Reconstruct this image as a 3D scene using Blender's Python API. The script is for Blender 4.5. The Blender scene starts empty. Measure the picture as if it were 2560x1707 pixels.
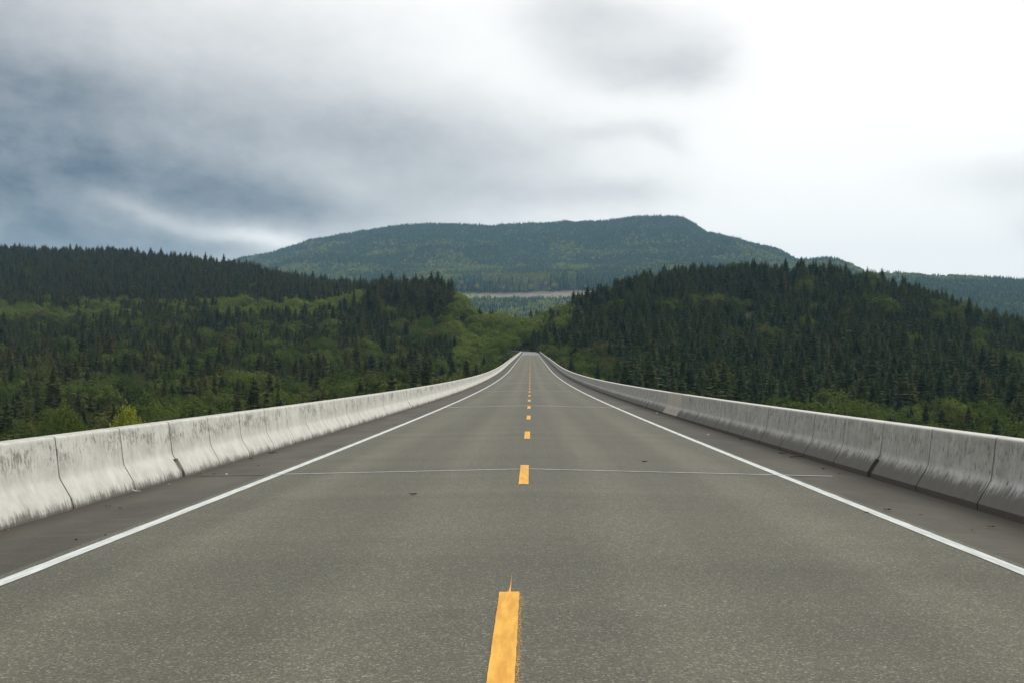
import bpy, math, random
import numpy as np
from mathutils import Vector

random.seed(7)
rng = np.random.default_rng(11)
R = math.radians
scene = bpy.context.scene
COL = scene.collection

# ------------------------------------------------------------------ camera
CZ = 1.335                      # eye height above the road crown
F = 3556.0                      # focal length in pixels of the 2560 px wide photo (50 mm)
PX0, PY0 = 1326.0, 853.5        # where the road axis (+Y, level) meets the picture
cam_d = bpy.data.cameras.new('camera')
cam = bpy.data.objects.new('camera', cam_d)
COL.objects.link(cam)
cam_d.sensor_width = 36.0
cam_d.lens = 50.0
cam_d.clip_start = 0.1
cam_d.clip_end = 30000.0
cam.location = (0.0, 0.0, CZ)
cam.rotation_euler = (R(90.0), 0.0, math.atan(46.0 / F))
scene.camera = cam
scene.render.resolution_x, scene.render.resolution_y = 1024, 682

# ------------------------------------------------------------------ exposure
scene.view_settings.view_transform = 'Standard'
scene.view_settings.look = 'None'
scene.view_settings.exposure = 0.0
scene.view_settings.gamma = 1.0
scene.render.engine = 'CYCLES'
scene.cycles.max_bounces = 6
scene.cycles.diffuse_bounces = 3
scene.cycles.glossy_bounces = 2
scene.cycles.transmission_bounces = 2
scene.cycles.volume_bounces = 0
scene.cycles.use_denoising = True

# ------------------------------------------------------------------ sky
SUN_EL, SUN_AZ = R(48.0), R(62.0)        # azimuth to the right of +Y


class NT:
    """small helper that writes node maths"""
    def __init__(self, tree):
        self.t = tree

    def n(self, kind, **kw):
        nd = self.t.nodes.new(kind)
        for k, v in kw.items():
            setattr(nd, k, v)
        return nd

    def link(self, a, b):
        self.t.links.new(a, b)

    def put(self, sock, v):
        if hasattr(v, 'is_output'):
            self.t.links.new(v, sock)
        else:
            sock.default_value = v

    def m(self, op, a, b=0.0, c=None, clamp=False):
        nd = self.n('ShaderNodeMath', operation=op, use_clamp=clamp)
        self.put(nd.inputs[0], a)
        self.put(nd.inputs[1], b)
        if c is not None:
            self.put(nd.inputs[2], c)
        return nd.outputs[0]

    def ss(self, x, a, b, lo=0.0, hi=1.0):
        nd = self.n('ShaderNodeMapRange', interpolation_type='SMOOTHSTEP')
        self.put(nd.inputs['Value'], x)
        nd.inputs['From Min'].default_value = a
        nd.inputs['From Max'].default_value = b
        nd.inputs['To Min'].default_value = lo
        nd.inputs['To Max'].default_value = hi
        return nd.outputs['Result']

    def mix(self, f, a, b, blend='MIX'):
        nd = self.n('ShaderNodeMix', data_type='RGBA', blend_type=blend)
        self.put(nd.inputs[0], f)
        for s, v in ((nd.inputs[6], a), (nd.inputs[7], b)):
            if isinstance(v, tuple) and len(v) == 3:
                v = v + (1.0,)
            self.put(s, v)
        return nd.outputs[2]

    def noise(self, vec, scale, detail=3.0, rough=0.55, dims='3D', out='Fac'):
        nd = self.n('ShaderNodeTexNoise', noise_dimensions=dims)
        self.put(nd.inputs['Vector'], vec)
        nd.inputs['Scale'].default_value = scale
        nd.inputs['Detail'].default_value = detail
        nd.inputs['Roughness'].default_value = rough
        return nd.outputs[out]

    def xyz(self, x, y, z=0.0):
        nd = self.n('ShaderNodeCombineXYZ')
        self.put(nd.inputs[0], x); self.put(nd.inputs[1], y); self.put(nd.inputs[2], z)
        return nd.outputs[0]

    def sep(self, v):
        nd = self.n('ShaderNodeSeparateXYZ')
        self.put(nd.inputs[0], v)
        return nd.outputs

    def scale(self, v, sx, sy, sz):
        nd = self.n('ShaderNodeVectorMath', operation='MULTIPLY')
        self.put(nd.inputs[0], v)
        nd.inputs[1].default_value = (sx, sy, sz)
        return nd.outputs[0]


world = bpy.data.worlds.new('World')
scene.world = world
world.use_nodes = True
world.cycles.sampling_method = 'MANUAL'
world.cycles.sample_map_resolution = 512
wt = world.node_tree
wt.nodes.clear()
W = NT(wt)
sky = W.n('ShaderNodeTexSky', sky_type='NISHITA', sun_disc=False)
sky.sun_elevation = SUN_EL
sky.sun_rotation = SUN_AZ
dirv = W.n('ShaderNodeTexCoord').outputs['Generated']
dx, dy, dz = W.sep(dirv)
az = W.m('ARCTAN2', dx, dy)                    # radians, 0 along the road, + to the right
el = W.m('ARCSINE', dz)
# cloud field in hundredths of a radian, edges torn by noise
wv = W.xyz(W.m('MULTIPLY', az, 9.0), W.m('MULTIPLY', el, 16.0), 3.7)
wn = W.n('ShaderNodeTexNoise'); W.put(wn.inputs['Vector'], wv)
wn.inputs['Scale'].default_value = 1.0; wn.inputs['Detail'].default_value = 8.0; wn.inputs['Roughness'].default_value = 0.62
wr, wg, wb = W.sep(wn.outputs['Color'])
A0 = W.m('MULTIPLY', az, 100.0)
E0 = W.m('MULTIPLY', el, 100.0)
A = W.m('MULTIPLY_ADD', W.m('SUBTRACT', wr, 0.5), 4.2, A0)
E = W.m('MULTIPLY_ADD', W.m('SUBTRACT', wg, 0.5), 3.0, E0)


def cloud(a, e, w, h, slope, amp, power=2.0):
    """an elongated soft bank: centre azimuth, elevation, half length, half thickness (hundredths of a radian)"""
    da = W.m('SUBTRACT', A, a)
    de = W.m('SUBTRACT', E, e)
    de = W.m('MULTIPLY_ADD', da, -slope, de)
    qa = W.m('POWER', W.m('ABSOLUTE', W.m('DIVIDE', da, w)), power)
    qe = W.m('POWER', W.m('ABSOLUTE', W.m('DIVIDE', de, h)), power)
    g = W.m('EXPONENT', W.m('MULTIPLY', W.m('ADD', qa, qe), -1.0))
    return W.m('MULTIPLY', g, amp)


BANKS = [
    # a, e, w, h, slope, amp
    (-41.0, 9.5, 22.0, 12.0, -0.05, 1.05, 2.0),
    (-14.0, 14.6, 15.0, 3.4, -0.06, 0.34, 2.0),
    (-6.0, 13.3, 9.0, 1.9, -0.02, 0.15, 2.0),
    (-27.0, 11.2, 14.0, 2.0, -0.17, 0.55, 2.0),
    (-35.0, 17.3, 9.0, 1.6, -0.12, 0.18, 2.0),
    (-30.0, 7.0, 12.0, 1.4, -0.08, 0.24, 2.0),
    (-27.3, 9.1, 4.6, 0.7, -0.30, -0.36, 2.0),
    (-37.2, 7.3, 1.9, 0.9, 0.0, -0.75, 2.0),
    (-19.0, 9.6, 8.0, 1.1, -0.10, 0.32, 2.0),
    (-25.5, 6.9, 6.0, 0.8, -0.12, 0.16, 2.0),
    (-19.0, 7.2, 4.6, 0.8, -0.22, -0.42, 2.0),
    (-16.0, 21.0, 10.0, 3.2, 0.0, 0.12, 2.0),
    (6.9, 20.6, 6.8, 3.4, -0.10, 0.17, 3.0),
    (8.4, 18.5, 4.9, 1.5, -0.04, 0.15, 3.0),
    (12.0, 19.6, 2.2, 1.8, 0.0, 0.10, 2.0),
    (2.0, 22.4, 4.5, 1.8, -0.1, 0.13, 2.0),
    (5.5, 14.8, 4.0, 0.8, 0.0, 0.13, 2.0),
    (9.6, 14.0, 1.6, 0.8, -0.4, 0.10, 2.0),
    (6.5, 10.3, 4.2, 1.1, 0.0, 0.17, 2.0),
    (33.0, 10.6, 5.0, 1.7, 0.0, 0.13, 2.0),
    (34.8, 7.4, 2.2, 0.9, 0.0, 0.10, 2.0),
    (-4.0, 10.2, 8.0, 1.7, 0.0, 0.26, 2.0),
]
D = None
for bk in BANKS:
    g = cloud(*bk)
    D = g if D is None else W.m('ADD', D, g)
# the dark bank goes on round to the left of the road and behind; the right stays bright
side = W.m('MULTIPLY', W.ss(az, -0.22, -0.55), W.ss(el, 1.15, 0.35))
D = W.m('ADD', D, W.m('MULTIPLY', side, 0.55))
D = W.m('ADD', D, W.m('MULTIPLY', W.ss(dy, 0.2, -0.6), 0.18))
bil = W.noise(W.xyz(W.m('MULTIPLY', az, 14.0), W.m('MULTIPLY_ADD', el, 24.0, W.m('MULTIPLY', az, 2.0)), 0.0), 1.0, 7.0, 0.60)
bil2 = W.noise(W.xyz(W.m('MULTIPLY', az, 42.0), W.m('MULTIPLY_ADD', el, 60.0, W.m('MULTIPLY', az, 6.0)), 5.0), 1.0, 5.0, 0.6)
D = W.m('MAXIMUM', D, 0.0)
D = W.m('SUBTRACT', 1.0, W.m('EXPONENT', W.m('MULTIPLY', D, -1.75)))
det = W.m('ADD', W.m('MULTIPLY', W.m('SUBTRACT', bil, 0.5), 0.60), W.m('MULTIPLY', W.m('SUBTRACT', bil2, 0.5), 0.24))
D = W.m('MULTIPLY_ADD', det, W.m('MULTIPLY_ADD', D, 0.75, 0.10), D)
D = W.m('MINIMUM', W.m('MAXIMUM', D, 0.0), 1.0)
bright = (12.2, 12.1, 11.8)
slate = (0.88, 1.28, 1.88)
cl = W.mix(D, bright, slate)
# the unseen sky overhead is brightened to add light to the scene
up = W.n('ShaderNodeVectorMath', operation='SCALE')
W.link(cl, up.inputs[0]); W.link(W.ss(el, 0.42, 0.9, 1.0, 1.35), up.inputs['Scale'])
cl = up.outputs[0]
cl = W.mix(0.96, sky.outputs['Color'], cl)
bg = W.n('ShaderNodeBackground')
bg.inputs['Strength'].default_value = 0.1
W.link(cl, bg.inputs['Color'])
wo = W.n('ShaderNodeOutputWorld')
W.link(bg.outputs[0], wo.inputs['Surface'])

# ------------------------------------------------------------------ sun behind the overcast
sl = bpy.data.lights.new('sun', 'SUN')
sl.energy = 1.3
sl.angle = R(28.0)
sl.color = (1.0, 0.96, 0.89)
so = bpy.data.objects.new('sun', sl)
COL.objects.link(so)
sd = Vector((math.sin(SUN_AZ) * math.cos(SUN_EL), math.cos(SUN_AZ) * math.cos(SUN_EL), math.sin(SUN_EL)))
so.rotation_euler = sd.to_track_quat('Z', 'Y').to_euler()
so.location = (40, 20, 60)

# ------------------------------------------------------------------ helpers


def tag(o, label=None, cat=None, group=None, kind=None):
    if label: o['label'] = label
    if cat: o['category'] = cat
    if group: o['group'] = group
    if kind: o['kind'] = kind
    return o


def mesh(name, V, faces, mats=(), midx=None, smooth=None, uv=None):
    me = bpy.data.meshes.new(name)
    me.from_pydata([tuple(v) for v in V], [], [tuple(f) for f in faces])
    for mt in mats:
        me.materials.append(mt)
    if midx is not None:
        me.polygons.foreach_set('material_index', np.asarray(midx, dtype=np.int32))
    if smooth is not None:
        if isinstance(smooth, bool):
            smooth = [smooth] * len(faces)
        me.polygons.foreach_set('use_smooth', np.asarray(smooth, dtype=bool))
    if uv is not None:
        ul = me.uv_layers.new(name='UVMap')
        li = np.zeros(len(me.loops), dtype=np.int32)
        me.loops.foreach_get('vertex_index', li)
        ul.data.foreach_set('uv', np.asarray(uv, dtype=np.float32)[li].ravel())
    me.update()
    return me


def obj(name, me, parent=None, loc=(0, 0, 0), rot=(0, 0, 0)):
    o = bpy.data.objects.new(name, me)
    COL.objects.link(o)
    o.location = loc
    o.rotation_euler = rot
    if parent is not None:
        o.parent = parent
    return o


def grid_mesh(name, P, mats, smooth=True, uv=None):
    """P: (rows, cols, 3)"""
    r, c = P.shape[:2]
    idx = np.arange(r * c).reshape(r, c)
    f = np.stack([idx[:-1, :-1], idx[:-1, 1:], idx[1:, 1:], idx[1:, :-1]], -1).reshape(-1, 4)
    return mesh(name, P.reshape(-1, 3), f.tolist(), mats, None, smooth, None if uv is None else uv.reshape(-1, 2))


def vnoise(x, y, seed=0):
    """value noise, numpy arrays"""
    xi = np.floor(x).astype(np.int64); yi = np.floor(y).astype(np.int64)
    xf = x - xi; yf = y - yi
    u = xf * xf * (3 - 2 * xf); v = yf * yf * (3 - 2 * yf)

    def h(a, b):
        n = (a * 374761393 + b * 668265263 + seed * 1442695041) & 0xFFFFFFFF
        n = ((n ^ (n >> 13)) * 1274126177) & 0xFFFFFFFF
        return ((n ^ (n >> 16)) & 0xFFFF) / 65535.0
    return (h(xi, yi) * (1 - u) + h(xi + 1, yi) * u) * (1 - v) + (h(xi, yi + 1) * (1 - u) + h(xi + 1, yi + 1) * u) * v


def fbm(x, y, seed=0, octv=4):
    s = 0; a = 0.5; t = 0
    for k in range(octv):
        s = s + a * vnoise(x * 2 ** k + 17.3 * k, y * 2 ** k - 9.1 * k, seed + k)
        t += a; a *= 0.5
    return s / t


# ------------------------------------------------------------------ materials


def new_mat(name):
    mt = bpy.data.materials.new(name)
    mt.use_nodes = True
    mt.node_tree.nodes.clear()
    n = NT(mt.node_tree)
    out = n.n('ShaderNodeOutputMaterial')
    return mt, n, out


def principled(n, out, color, rough=0.85, spec=0.3, bump=None, bstr=0.3, bdist=0.01):
    b = n.n('ShaderNodeBsdfPrincipled')
    n.put(b.inputs['Base Color'], color if not (isinstance(color, tuple) and len(color) == 3) else color + (1.0,))
    n.put(b.inputs['Roughness'], rough)
    b.inputs['Specular IOR Level'].default_value = spec
    if bump is not None:
        bp = n.n('ShaderNodeBump')
        bp.inputs['Strength'].default_value = bstr
        bp.inputs['Distance'].default_value = bdist
        n.link(bump, bp.inputs['Height'])
        n.link(bp.outputs[0], b.inputs['Normal'])
    n.link(b.outputs[0], out.inputs['Surface'])
    return b


def pos(n):
    return n.n('ShaderNodeNewGeometry').outputs['Position']


def mat_road():
    mt, n, out = new_mat('chip_seal_asphalt')
    p = pos(n)
    px, py, pz = n.sep(p)
    agg = n.noise(p, 95.0, 2.0, 0.7)
    agg2 = n.noise(p, 34.0, 3.0, 0.65)
    vor = n.n('ShaderNodeTexVoronoi'); n.put(vor.inputs['Vector'], p); vor.inputs['Scale'].default_value = 85.0
    cells = n.sep(vor.outputs['Color'])[0]
    big = n.noise(n.scale(p, 0.5, 0.12, 1.0), 1.0, 4.0, 0.6)
    band = n.noise(n.scale(p, 0.05, 0.55, 1.0), 1.0, 4.0, 0.65)       # transverse laying bands
    streak = n.noise(n.scale(p, 2.2, 0.03, 1.0), 1.0, 3.0, 0.5)       # wheel wear along the lanes
    c = n.mix(n.ss(agg, 0.34, 0.66), (0.046, 0.0435, 0.029), (0.153, 0.145, 0.098))
    c = n.mix(n.ss(agg2, 0.35, 0.70, 0.0, 0.55), c, (0.076, 0.074, 0.060))
    c = n.mix(n.ss(cells, 0.86, 0.98, 0.0, 0.75), c, (0.27, 0.26, 0.20))
    c = n.mix(n.ss(cells, 0.20, 0.02, 0.0, 0.75), c, (0.045, 0.045, 0.042))
    k = n.m('MULTIPLY_ADD', n.m('SUBTRACT', big, 0.5), 0.24, 1.0)
    k = n.m('MULTIPLY', k, n.m('MULTIPLY_ADD', n.m('SUBTRACT', band, 0.5), 0.60, 1.0))
    k = n.m('MULTIPLY', k, n.m('MULTIPLY_ADD', n.m('SUBTRACT', streak, 0.5), 0.36, 1.0))
    # polished wheel paths, two in each lane
    ax = n.m('ABSOLUTE', n.m('SUBTRACT', n.m('ABSOLUTE', px), 1.8))
    wp = n.ss(n.m('ABSOLUTE', n.m('SUBTRACT', ax, 0.85)), 0.55, 0.05)
    k = n.m('MULTIPLY', k, n.m('MULTIPLY_ADD', wp, 0.17, 0.92))
    vm = n.n('ShaderNodeVectorMath', operation='SCALE')
    n.link(c, vm.inputs[0]); n.link(k, vm.inputs['Scale'])
    h = n.m('ADD', agg, n.m('MULTIPLY', cells, 0.5))
    principled(n, out, vm.outputs[0], 0.82, 0.35, h, 0.5, 0.006)
    return mt


def mat_shoulder():
    mt, n, out = new_mat('worn_deck_concrete')
    p = pos(n)
    px, py, pz = n.sep(p)
    fine = n.noise(p, 60.0, 2.0, 0.7)
    tine = n.noise(n.scale(p, 0.7, 10.0, 1.0), 1.0, 5.0, 0.7)
    patch = n.noise(n.scale(p, 0.9, 0.35, 1.0), 1.0, 5.0, 0.65)
    c = n.mix(n.ss(patch, 0.3, 0.72), (0.036, 0.0325, 0.0225), (0.076, 0.069, 0.050))
    c = n.mix(n.ss(tine, 0.55, 0.76, 0.0, 0.60), c, (0.125, 0.117, 0.096))
    c = n.mix(n.ss(tine, 0.44, 0.25, 0.0, 0.5), c, (0.035, 0.032, 0.028))
    c = n.mix(n.ss(fine, 0.48, 0.68, 0.0, 0.45), c, (0.115, 0.109, 0.09))
    # swept grit and leaf mould gathered against the parapets
    edge = n.m('ADD', n.m('ABSOLUTE', n.m('ADD', px, 0.07)), n.m('MULTIPLY', n.m('SUBTRACT', n.noise(n.scale(p, 3.0, 1.2, 1.0), 1.0, 4.0, 0.7), 0.5), 0.35))
    c = n.mix(n.ss(edge, 4.45, 4.88, 0.0, 0.85), c, (0.042, 0.034, 0.025))
    principled(n, out, c, 0.8, 0.3, fine, 0.35, 0.004)
    return mt


def mat_sky_sheen():
    mt, n, out = new_mat('sky_sheen_asphalt')
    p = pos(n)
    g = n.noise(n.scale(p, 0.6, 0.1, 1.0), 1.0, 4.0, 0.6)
    c = n.mix(n.ss(g, 0.3, 0.7), (0.085, 0.095, 0.105), (0.13, 0.135, 0.14))  # the far road's blue-grey sky reflection is put into this colour
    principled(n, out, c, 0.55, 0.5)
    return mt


def mat_paint(name, c0, c1, wear=0.30, wornc=(0.16, 0.155, 0.14)):
    mt, n, out = new_mat(name)
    p = pos(n)
    a = n.noise(p, 42.0, 3.0, 0.7)
    b = n.noise(n.scale(p, 8.0, 0.8, 1.0), 1.0, 4.0, 0.65)
    g = n.noise(n.scale(p, 20.0, 2.0, 1.0), 1.0, 3.0, 0.6)
    c = n.mix(n.ss(g, 0.3, 0.7), c0, c1)
    w = n.m('ADD', n.m('MULTIPLY', a, 0.55), n.m('MULTIPLY', b, 0.45))
    c = n.mix(n.ss(w, 0.62 - wear * 0.12, 0.78 - wear * 0.1, 0.0, 0.75), c, wornc)
    principled(n, out, c, 0.7, 0.3, a, 0.3, 0.003)
    return mt


def mat_plain(name, c0, c1, scale=4.0, rough=0.8, spec=0.3):
    mt, n, out = new_mat(name)
    g = n.noise(pos(n), scale, 4.0, 0.6)
    principled(n, out, n.mix(n.ss(g, 0.3, 0.7), c0, c1), rough, spec)
    return mt


def mat_concrete(name, side, tint=None):
    """parapet concrete; UV.x runs along the wall in metres, UV.y is the height above the deck"""
    mt, n, out = new_mat(name)
    p = pos(n)
    uvn = n.n('ShaderNodeUVMap', uv_map='UVMap').outputs[0]
    u, v, _ = n.sep(uvn)
    px, py, pz = n.sep(p)
    fine = n.noise(p, 55.0, 3.0, 0.7)
    mott = n.noise(p, 3.0, 5.0, 0.65)
    drip = n.noise(n.scale(p, 0.3, 14.0, 1.3), 1.0, 4.0, 0.65)      # vertical run marks
    spot = n.noise(n.scale(p, 5.0, 14.0, 9.0), 1.0, 4.0, 0.75)
    cloudy = n.noise(n.scale(p, 1.0, 1.1, 2.4), 1.0, 4.0, 0.6)
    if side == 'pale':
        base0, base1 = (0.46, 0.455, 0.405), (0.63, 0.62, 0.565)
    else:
        base0, base1 = (0.29, 0.28, 0.245), (0.45, 0.44, 0.395)  # shade of the wall turned from the bright sky, put into its base
    if tint:
        base0, base1 = (0.37, 0.335, 0.275), (0.48, 0.43, 0.355)
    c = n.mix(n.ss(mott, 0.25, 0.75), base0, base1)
    c = n.mix(n.ss(drip, 0.50, 0.75, 0.0, 0.14 if side == 'pale' else 0.30), c, (0.20, 0.19, 0.165))
    c = n.mix(n.ss(fine, 0.62, 0.80, 0.0, 0.35), c, (0.24, 0.23, 0.2))
    if not tint:
        # mould flecks under the cap
        top = n.m('MULTIPLY', n.ss(v, 0.34, 0.62), n.ss(v, 0.80, 0.70))
        fl = n.m('MULTIPLY', n.ss(n.m('ADD', n.m('MULTIPLY', spot, 0.62), n.m('MULTIPLY', cloudy, 0.42)), 0.50, 0.62), top)
        c = n.mix(n.m('MULTIPLY', fl, 0.75 if side == 'pale' else 0.45), c, (0.115, 0.098, 0.078))
    # tyre-thrown grime along the foot, its upper limit ragged and streaked up the slope
    rag = n.noise(n.scale(p, 0.6, 17.0, 1.2), 1.0, 6.0, 0.75)
    rag2 = n.noise(n.scale(p, 0.2, 1.6, 0.2), 1.0, 3.0, 0.5)
    vv = n.m('ADD', v, n.m('MULTIPLY', n.m('SUBTRACT', rag, 0.5), -0.42 if side != 'pale' else -0.30))
    vv = n.m('ADD', vv, n.m('MULTIPLY', n.m('SUBTRACT', rag2, 0.5), -0.20))
    vv = n.m('ADD', vv, n.m('MULTIPLY', n.m('SUBTRACT', spot, 0.5), -0.22))
    if side == 'pale':
        c = n.mix(n.ss(vv, 0.13, 0.01, 0.0, 0.85), c, (0.085, 0.076, 0.060))
    else:
        # scraped, whiter band on the lower slope, then dark grime below it
        band = n.m('MULTIPLY', n.ss(v, 0.40, 0.30), n.ss(rag, 0.38, 0.62))
        c = n.mix(n.m('MULTIPLY', band, 0.70 if not tint else 0.2), c, (0.64, 0.64, 0.62))
        c = n.mix(n.ss(vv, 0.36, 0.19, 0.0, 0.92 if not tint else 0.3), c, (0.085, 0.078, 0.066))
        c = n.mix(n.ss(v, 0.085, 0.06, 0.0, 0.8), c, (0.072, 0.062, 0.048))
    # cap: weathered, grey lichen
    cap = n.m('MULTIPLY', n.ss(v, 0.782, 0.789), n.ss(spot, 0.42, 0.66))
    c = n.mix(n.m('MULTIPLY', cap, 0.7 if side == 'pale' else 0.25), c, (0.17, 0.165, 0.145))
    if side != 'pale' and not tint:
        c = n.mix(n.ss(v, 0.765, 0.785, 0.0, 0.75), c, (0.60, 0.585, 0.54))  # cap painted lighter than the face, as the open sky lights it
        blot = n.m('MULTIPLY', n.ss(spot, 0.55, 0.68), n.ss(v, 0.76, 0.66))
        c = n.mix(n.m('MULTIPLY', blot, 0.8), c, (0.10, 0.092, 0.075))
    principled(n, out, c, 0.88, 0.25, n.m('ADD', fine, n.m('MULTIPLY', spot, 0.6)), 0.35, 0.004)
    return mt


def mat_leaf(name, stops, trans=0.22, nscale=0.35, namp=0.35):
    """foliage; each tree takes its own tone from the list"""
    mt, n, out = new_mat(name)
    rnd = n.n('ShaderNodeObjectInfo').outputs['Random']
    ramp = n.n('ShaderNodeValToRGB')
    e = ramp.color_ramp.elements
    while len(e) < len(stops):
        e.new(0.5)
    for k, (t, c) in enumerate(stops):
        e[k].position = t
        e[k].color = c + (1.0,)
    n.link(rnd, ramp.inputs[0])
    g = n.noise(pos(n), nscale, 2.0, 0.6)
    k = n.m('MULTIPLY_ADD', n.m('SUBTRACT', g, 0.5), namp * 2, 1.0)
    vm = n.n('ShaderNodeVectorMath', operation='SCALE')
    n.link(ramp.outputs[0], vm.inputs[0]); n.link(k, vm.inputs['Scale'])
    df = n.n('ShaderNodeBsdfDiffuse'); tr = n.n('ShaderNodeBsdfTranslucent')
    n.link(vm.outputs[0], df.inputs[0]); n.link(vm.outputs[0], tr.inputs[0])
    mx = n.n('ShaderNodeMixShader'); mx.inputs[0].default_value = trans
    n.link(df.outputs[0], mx.inputs[1]); n.link(tr.outputs[0], mx.inputs[2])
    n.link(mx.outputs[0], out.inputs['Surface'])
    return mt


M = {}
M['road'] = mat_road()
M['shoulder'] = mat_shoulder()
M['sky_sheen'] = mat_sky_sheen()
M['white'] = mat_paint('white_line_paint', (0.44, 0.46, 0.445), (0.60, 0.62, 0.59), 0.6)
M['yellow'] = mat_paint('yellow_line_paint', (0.58, 0.265, 0.020), (0.74, 0.40, 0.055), 0.45, (0.36, 0.20, 0.05))
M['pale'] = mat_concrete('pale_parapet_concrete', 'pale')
M['grey'] = mat_concrete('shaded_parapet_concrete', 'grey')
M['tan'] = mat_concrete('tan_repaired_concrete', 'grey', True)
M['plate'] = mat_plain('grey_cover_plate', (0.17, 0.17, 0.15), (0.26, 0.26, 0.23), 9.0)
M['plate_dark'] = mat_plain('dark_cover_plate', (0.035, 0.036, 0.036), (0.07, 0.07, 0.066), 9.0)
M['steel'] = mat_plain('joint_steel', (0.30, 0.33, 0.36), (0.52, 0.55, 0.58), 6.0, 0.45, 0.5)
M['seal'] = mat_plain('dark_joint_filler', (0.02, 0.019, 0.017), (0.06, 0.05, 0.042), 12.0)
M['bark'] = mat_plain('tree_bark', (0.05, 0.042, 0.034), (0.11, 0.095, 0.08), 3.0)
M['palebark'] = mat_plain('pale_alder_bark', (0.22, 0.20, 0.18), (0.36, 0.34, 0.31), 3.0)
M['conifer'] = mat_leaf('shaded_conifer_needles', [(0.0, (0.030, 0.048, 0.027)), (0.3, (0.054, 0.073, 0.032)), (0.6, (0.082, 0.097, 0.037)),
                                            (0.85, (0.047, 0.074, 0.040)), (1.0, (0.098, 0.095, 0.039))], 0.15, 0.25, 0.5)  # right hill's conifers: the hillside's shade is put into this cooler green
M['olive_conifer'] = mat_leaf('olive_conifer_needles', [(0.0, (0.040, 0.054, 0.027)), (0.4, (0.064, 0.075, 0.031)), (0.75, (0.084, 0.092, 0.035)), (1.0, (0.095, 0.083, 0.038))], 0.15, 0.25, 0.5)  # left hill's conifers, without the painted shade tone
M['leaf'] = mat_leaf('spring_leaves', [(0.0, (0.044, 0.064, 0.020)), (0.35, (0.072, 0.102, 0.025)), (0.7, (0.110, 0.142, 0.032)), (1.0, (0.088, 0.088, 0.034))], 0.3)
M['leaf_pale'] = mat_leaf('yellow_green_leaves', [(0.0, (0.25, 0.28, 0.035)), (1.0, (0.28, 0.30, 0.045))], 0.3)
M['leaf_mid'] = mat_leaf('young_green_leaves', [(0.0, (0.115, 0.150, 0.032)), (1.0, (0.150, 0.185, 0.038))], 0.3)
M['farcon'] = mat_leaf('hazed_conifer_needles', [(0.0, (0.042, 0.086, 0.074)), (0.5, (0.078, 0.130, 0.100)), (1.0, (0.120, 0.160, 0.100))], 0.12, 0.02, 0.45)  # part of the distance haze is put into this blue-green
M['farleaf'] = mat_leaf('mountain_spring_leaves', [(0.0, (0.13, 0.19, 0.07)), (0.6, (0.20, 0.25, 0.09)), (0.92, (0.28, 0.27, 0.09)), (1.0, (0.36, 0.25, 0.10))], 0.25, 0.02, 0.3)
M['red'] = mat_plain('dead_rust_needles', (0.10, 0.050, 0.03), (0.15, 0.072, 0.042), 1.0)


def mat_ground():
    mt, n, out = new_mat('forest_floor')
    p = pos(n)
    a = n.noise(p, 0.03, 5.0, 0.6)
    b = n.noise(p, 0.4, 4.0, 0.7)
    c = n.mix(n.ss(a, 0.35, 0.65), (0.030, 0.040, 0.020), (0.050, 0.055, 0.028))
    c = n.mix(n.ss(b, 0.5, 0.75, 0.0, 0.6), c, (0.070, 0.060, 0.038))
    principled(n, out, c, 0.95, 0.1)
    return mt


def mat_far_ground():
    """forest floor of the mountain with the felled strip (vertex weight «felled») and the young green belt (weight «green»)"""
    mt, n, out = new_mat('mountain_floor')
    p = pos(n)
    b = n.noise(p, 0.05, 5.0, 0.7)
    s = n.noise(n.scale(p, 0.05, 0.012, 0.05), 1.0, 5.0, 0.75)
    at = n.n('ShaderNodeAttribute', attribute_name='felled')
    ag = n.n('ShaderNodeAttribute', attribute_name='green')
    c = n.mix(n.ss(b, 0.35, 0.65), (0.035, 0.048, 0.026), (0.060, 0.070, 0.034))
    cut = n.mix(n.ss(s, 0.3, 0.7), (0.13, 0.115, 0.10), (0.25, 0.21, 0.18))
    cut = n.mix(n.ss(b, 0.5, 0.7, 0.0, 0.6), cut, (0.09, 0.085, 0.07))
    gr = n.mix(n.ss(b, 0.3, 0.7), (0.12, 0.16, 0.045), (0.22, 0.25, 0.085))
    c = n.mix(n.ss(ag.outputs['Fac'], 0.3, 0.7), c, gr)
    c = n.mix(n.ss(at.outputs['Fac'], 0.3, 0.7), c, cut)
    principled(n, out, c, 0.95, 0.1)
    return mt


M['ground'] = mat_ground()
M['farground'] = mat_far_ground()

# ------------------------------------------------------------------ the road's line


def zr(Y):
    Y = np.asarray(Y, dtype=float)
    a = -(0.02512 * Y - 4.205e-5 * np.clip(Y, 0, 275) ** 2)
    z275 = -(0.02512 * 275 - 4.205e-5 * 275 ** 2)
    b = z275 - 0.002 * (Y - 275)
    z800 = z275 - 0.002 * 525
    t = np.clip(Y - 800, 0, 200)
    c = z800 - 0.002 * (Y - 800) + 4.15e-5 * t * t + np.clip(Y - 1000, 0, None) * 0.0166
    return np.where(Y < 275, a, np.where(Y < 800, b, c))


def xc(Y):
    Y = np.asarray(Y, dtype=float)
    t = np.clip(Y - 812, 0, None)
    return -t * t / (2 * 260.0)


def rp(x, Y):
    return zr(Y) - 0.023 * np.abs(x + 0.03)


def strip(name, xs, Ys, lift, mats, jitter=0.0, smooth=True, seed=0):
    """a sheet that follows the road; xs are offsets across it"""
    Ys = np.asarray(Ys, float); xs = np.asarray(xs, float)
    X = np.repeat(xs[None, :], len(Ys), 0)
    if jitter:
        r2 = np.random.default_rng(seed)
        X = X + r2.normal(0, jitter, X.shape)
    YY = np.repeat(Ys[:, None], len(xs), 1)
    Z = rp(X, YY) + lift
    P = np.stack([X + xc(YY), YY, Z], -1)
    return grid_mesh(name, P, mats, smooth)


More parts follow.
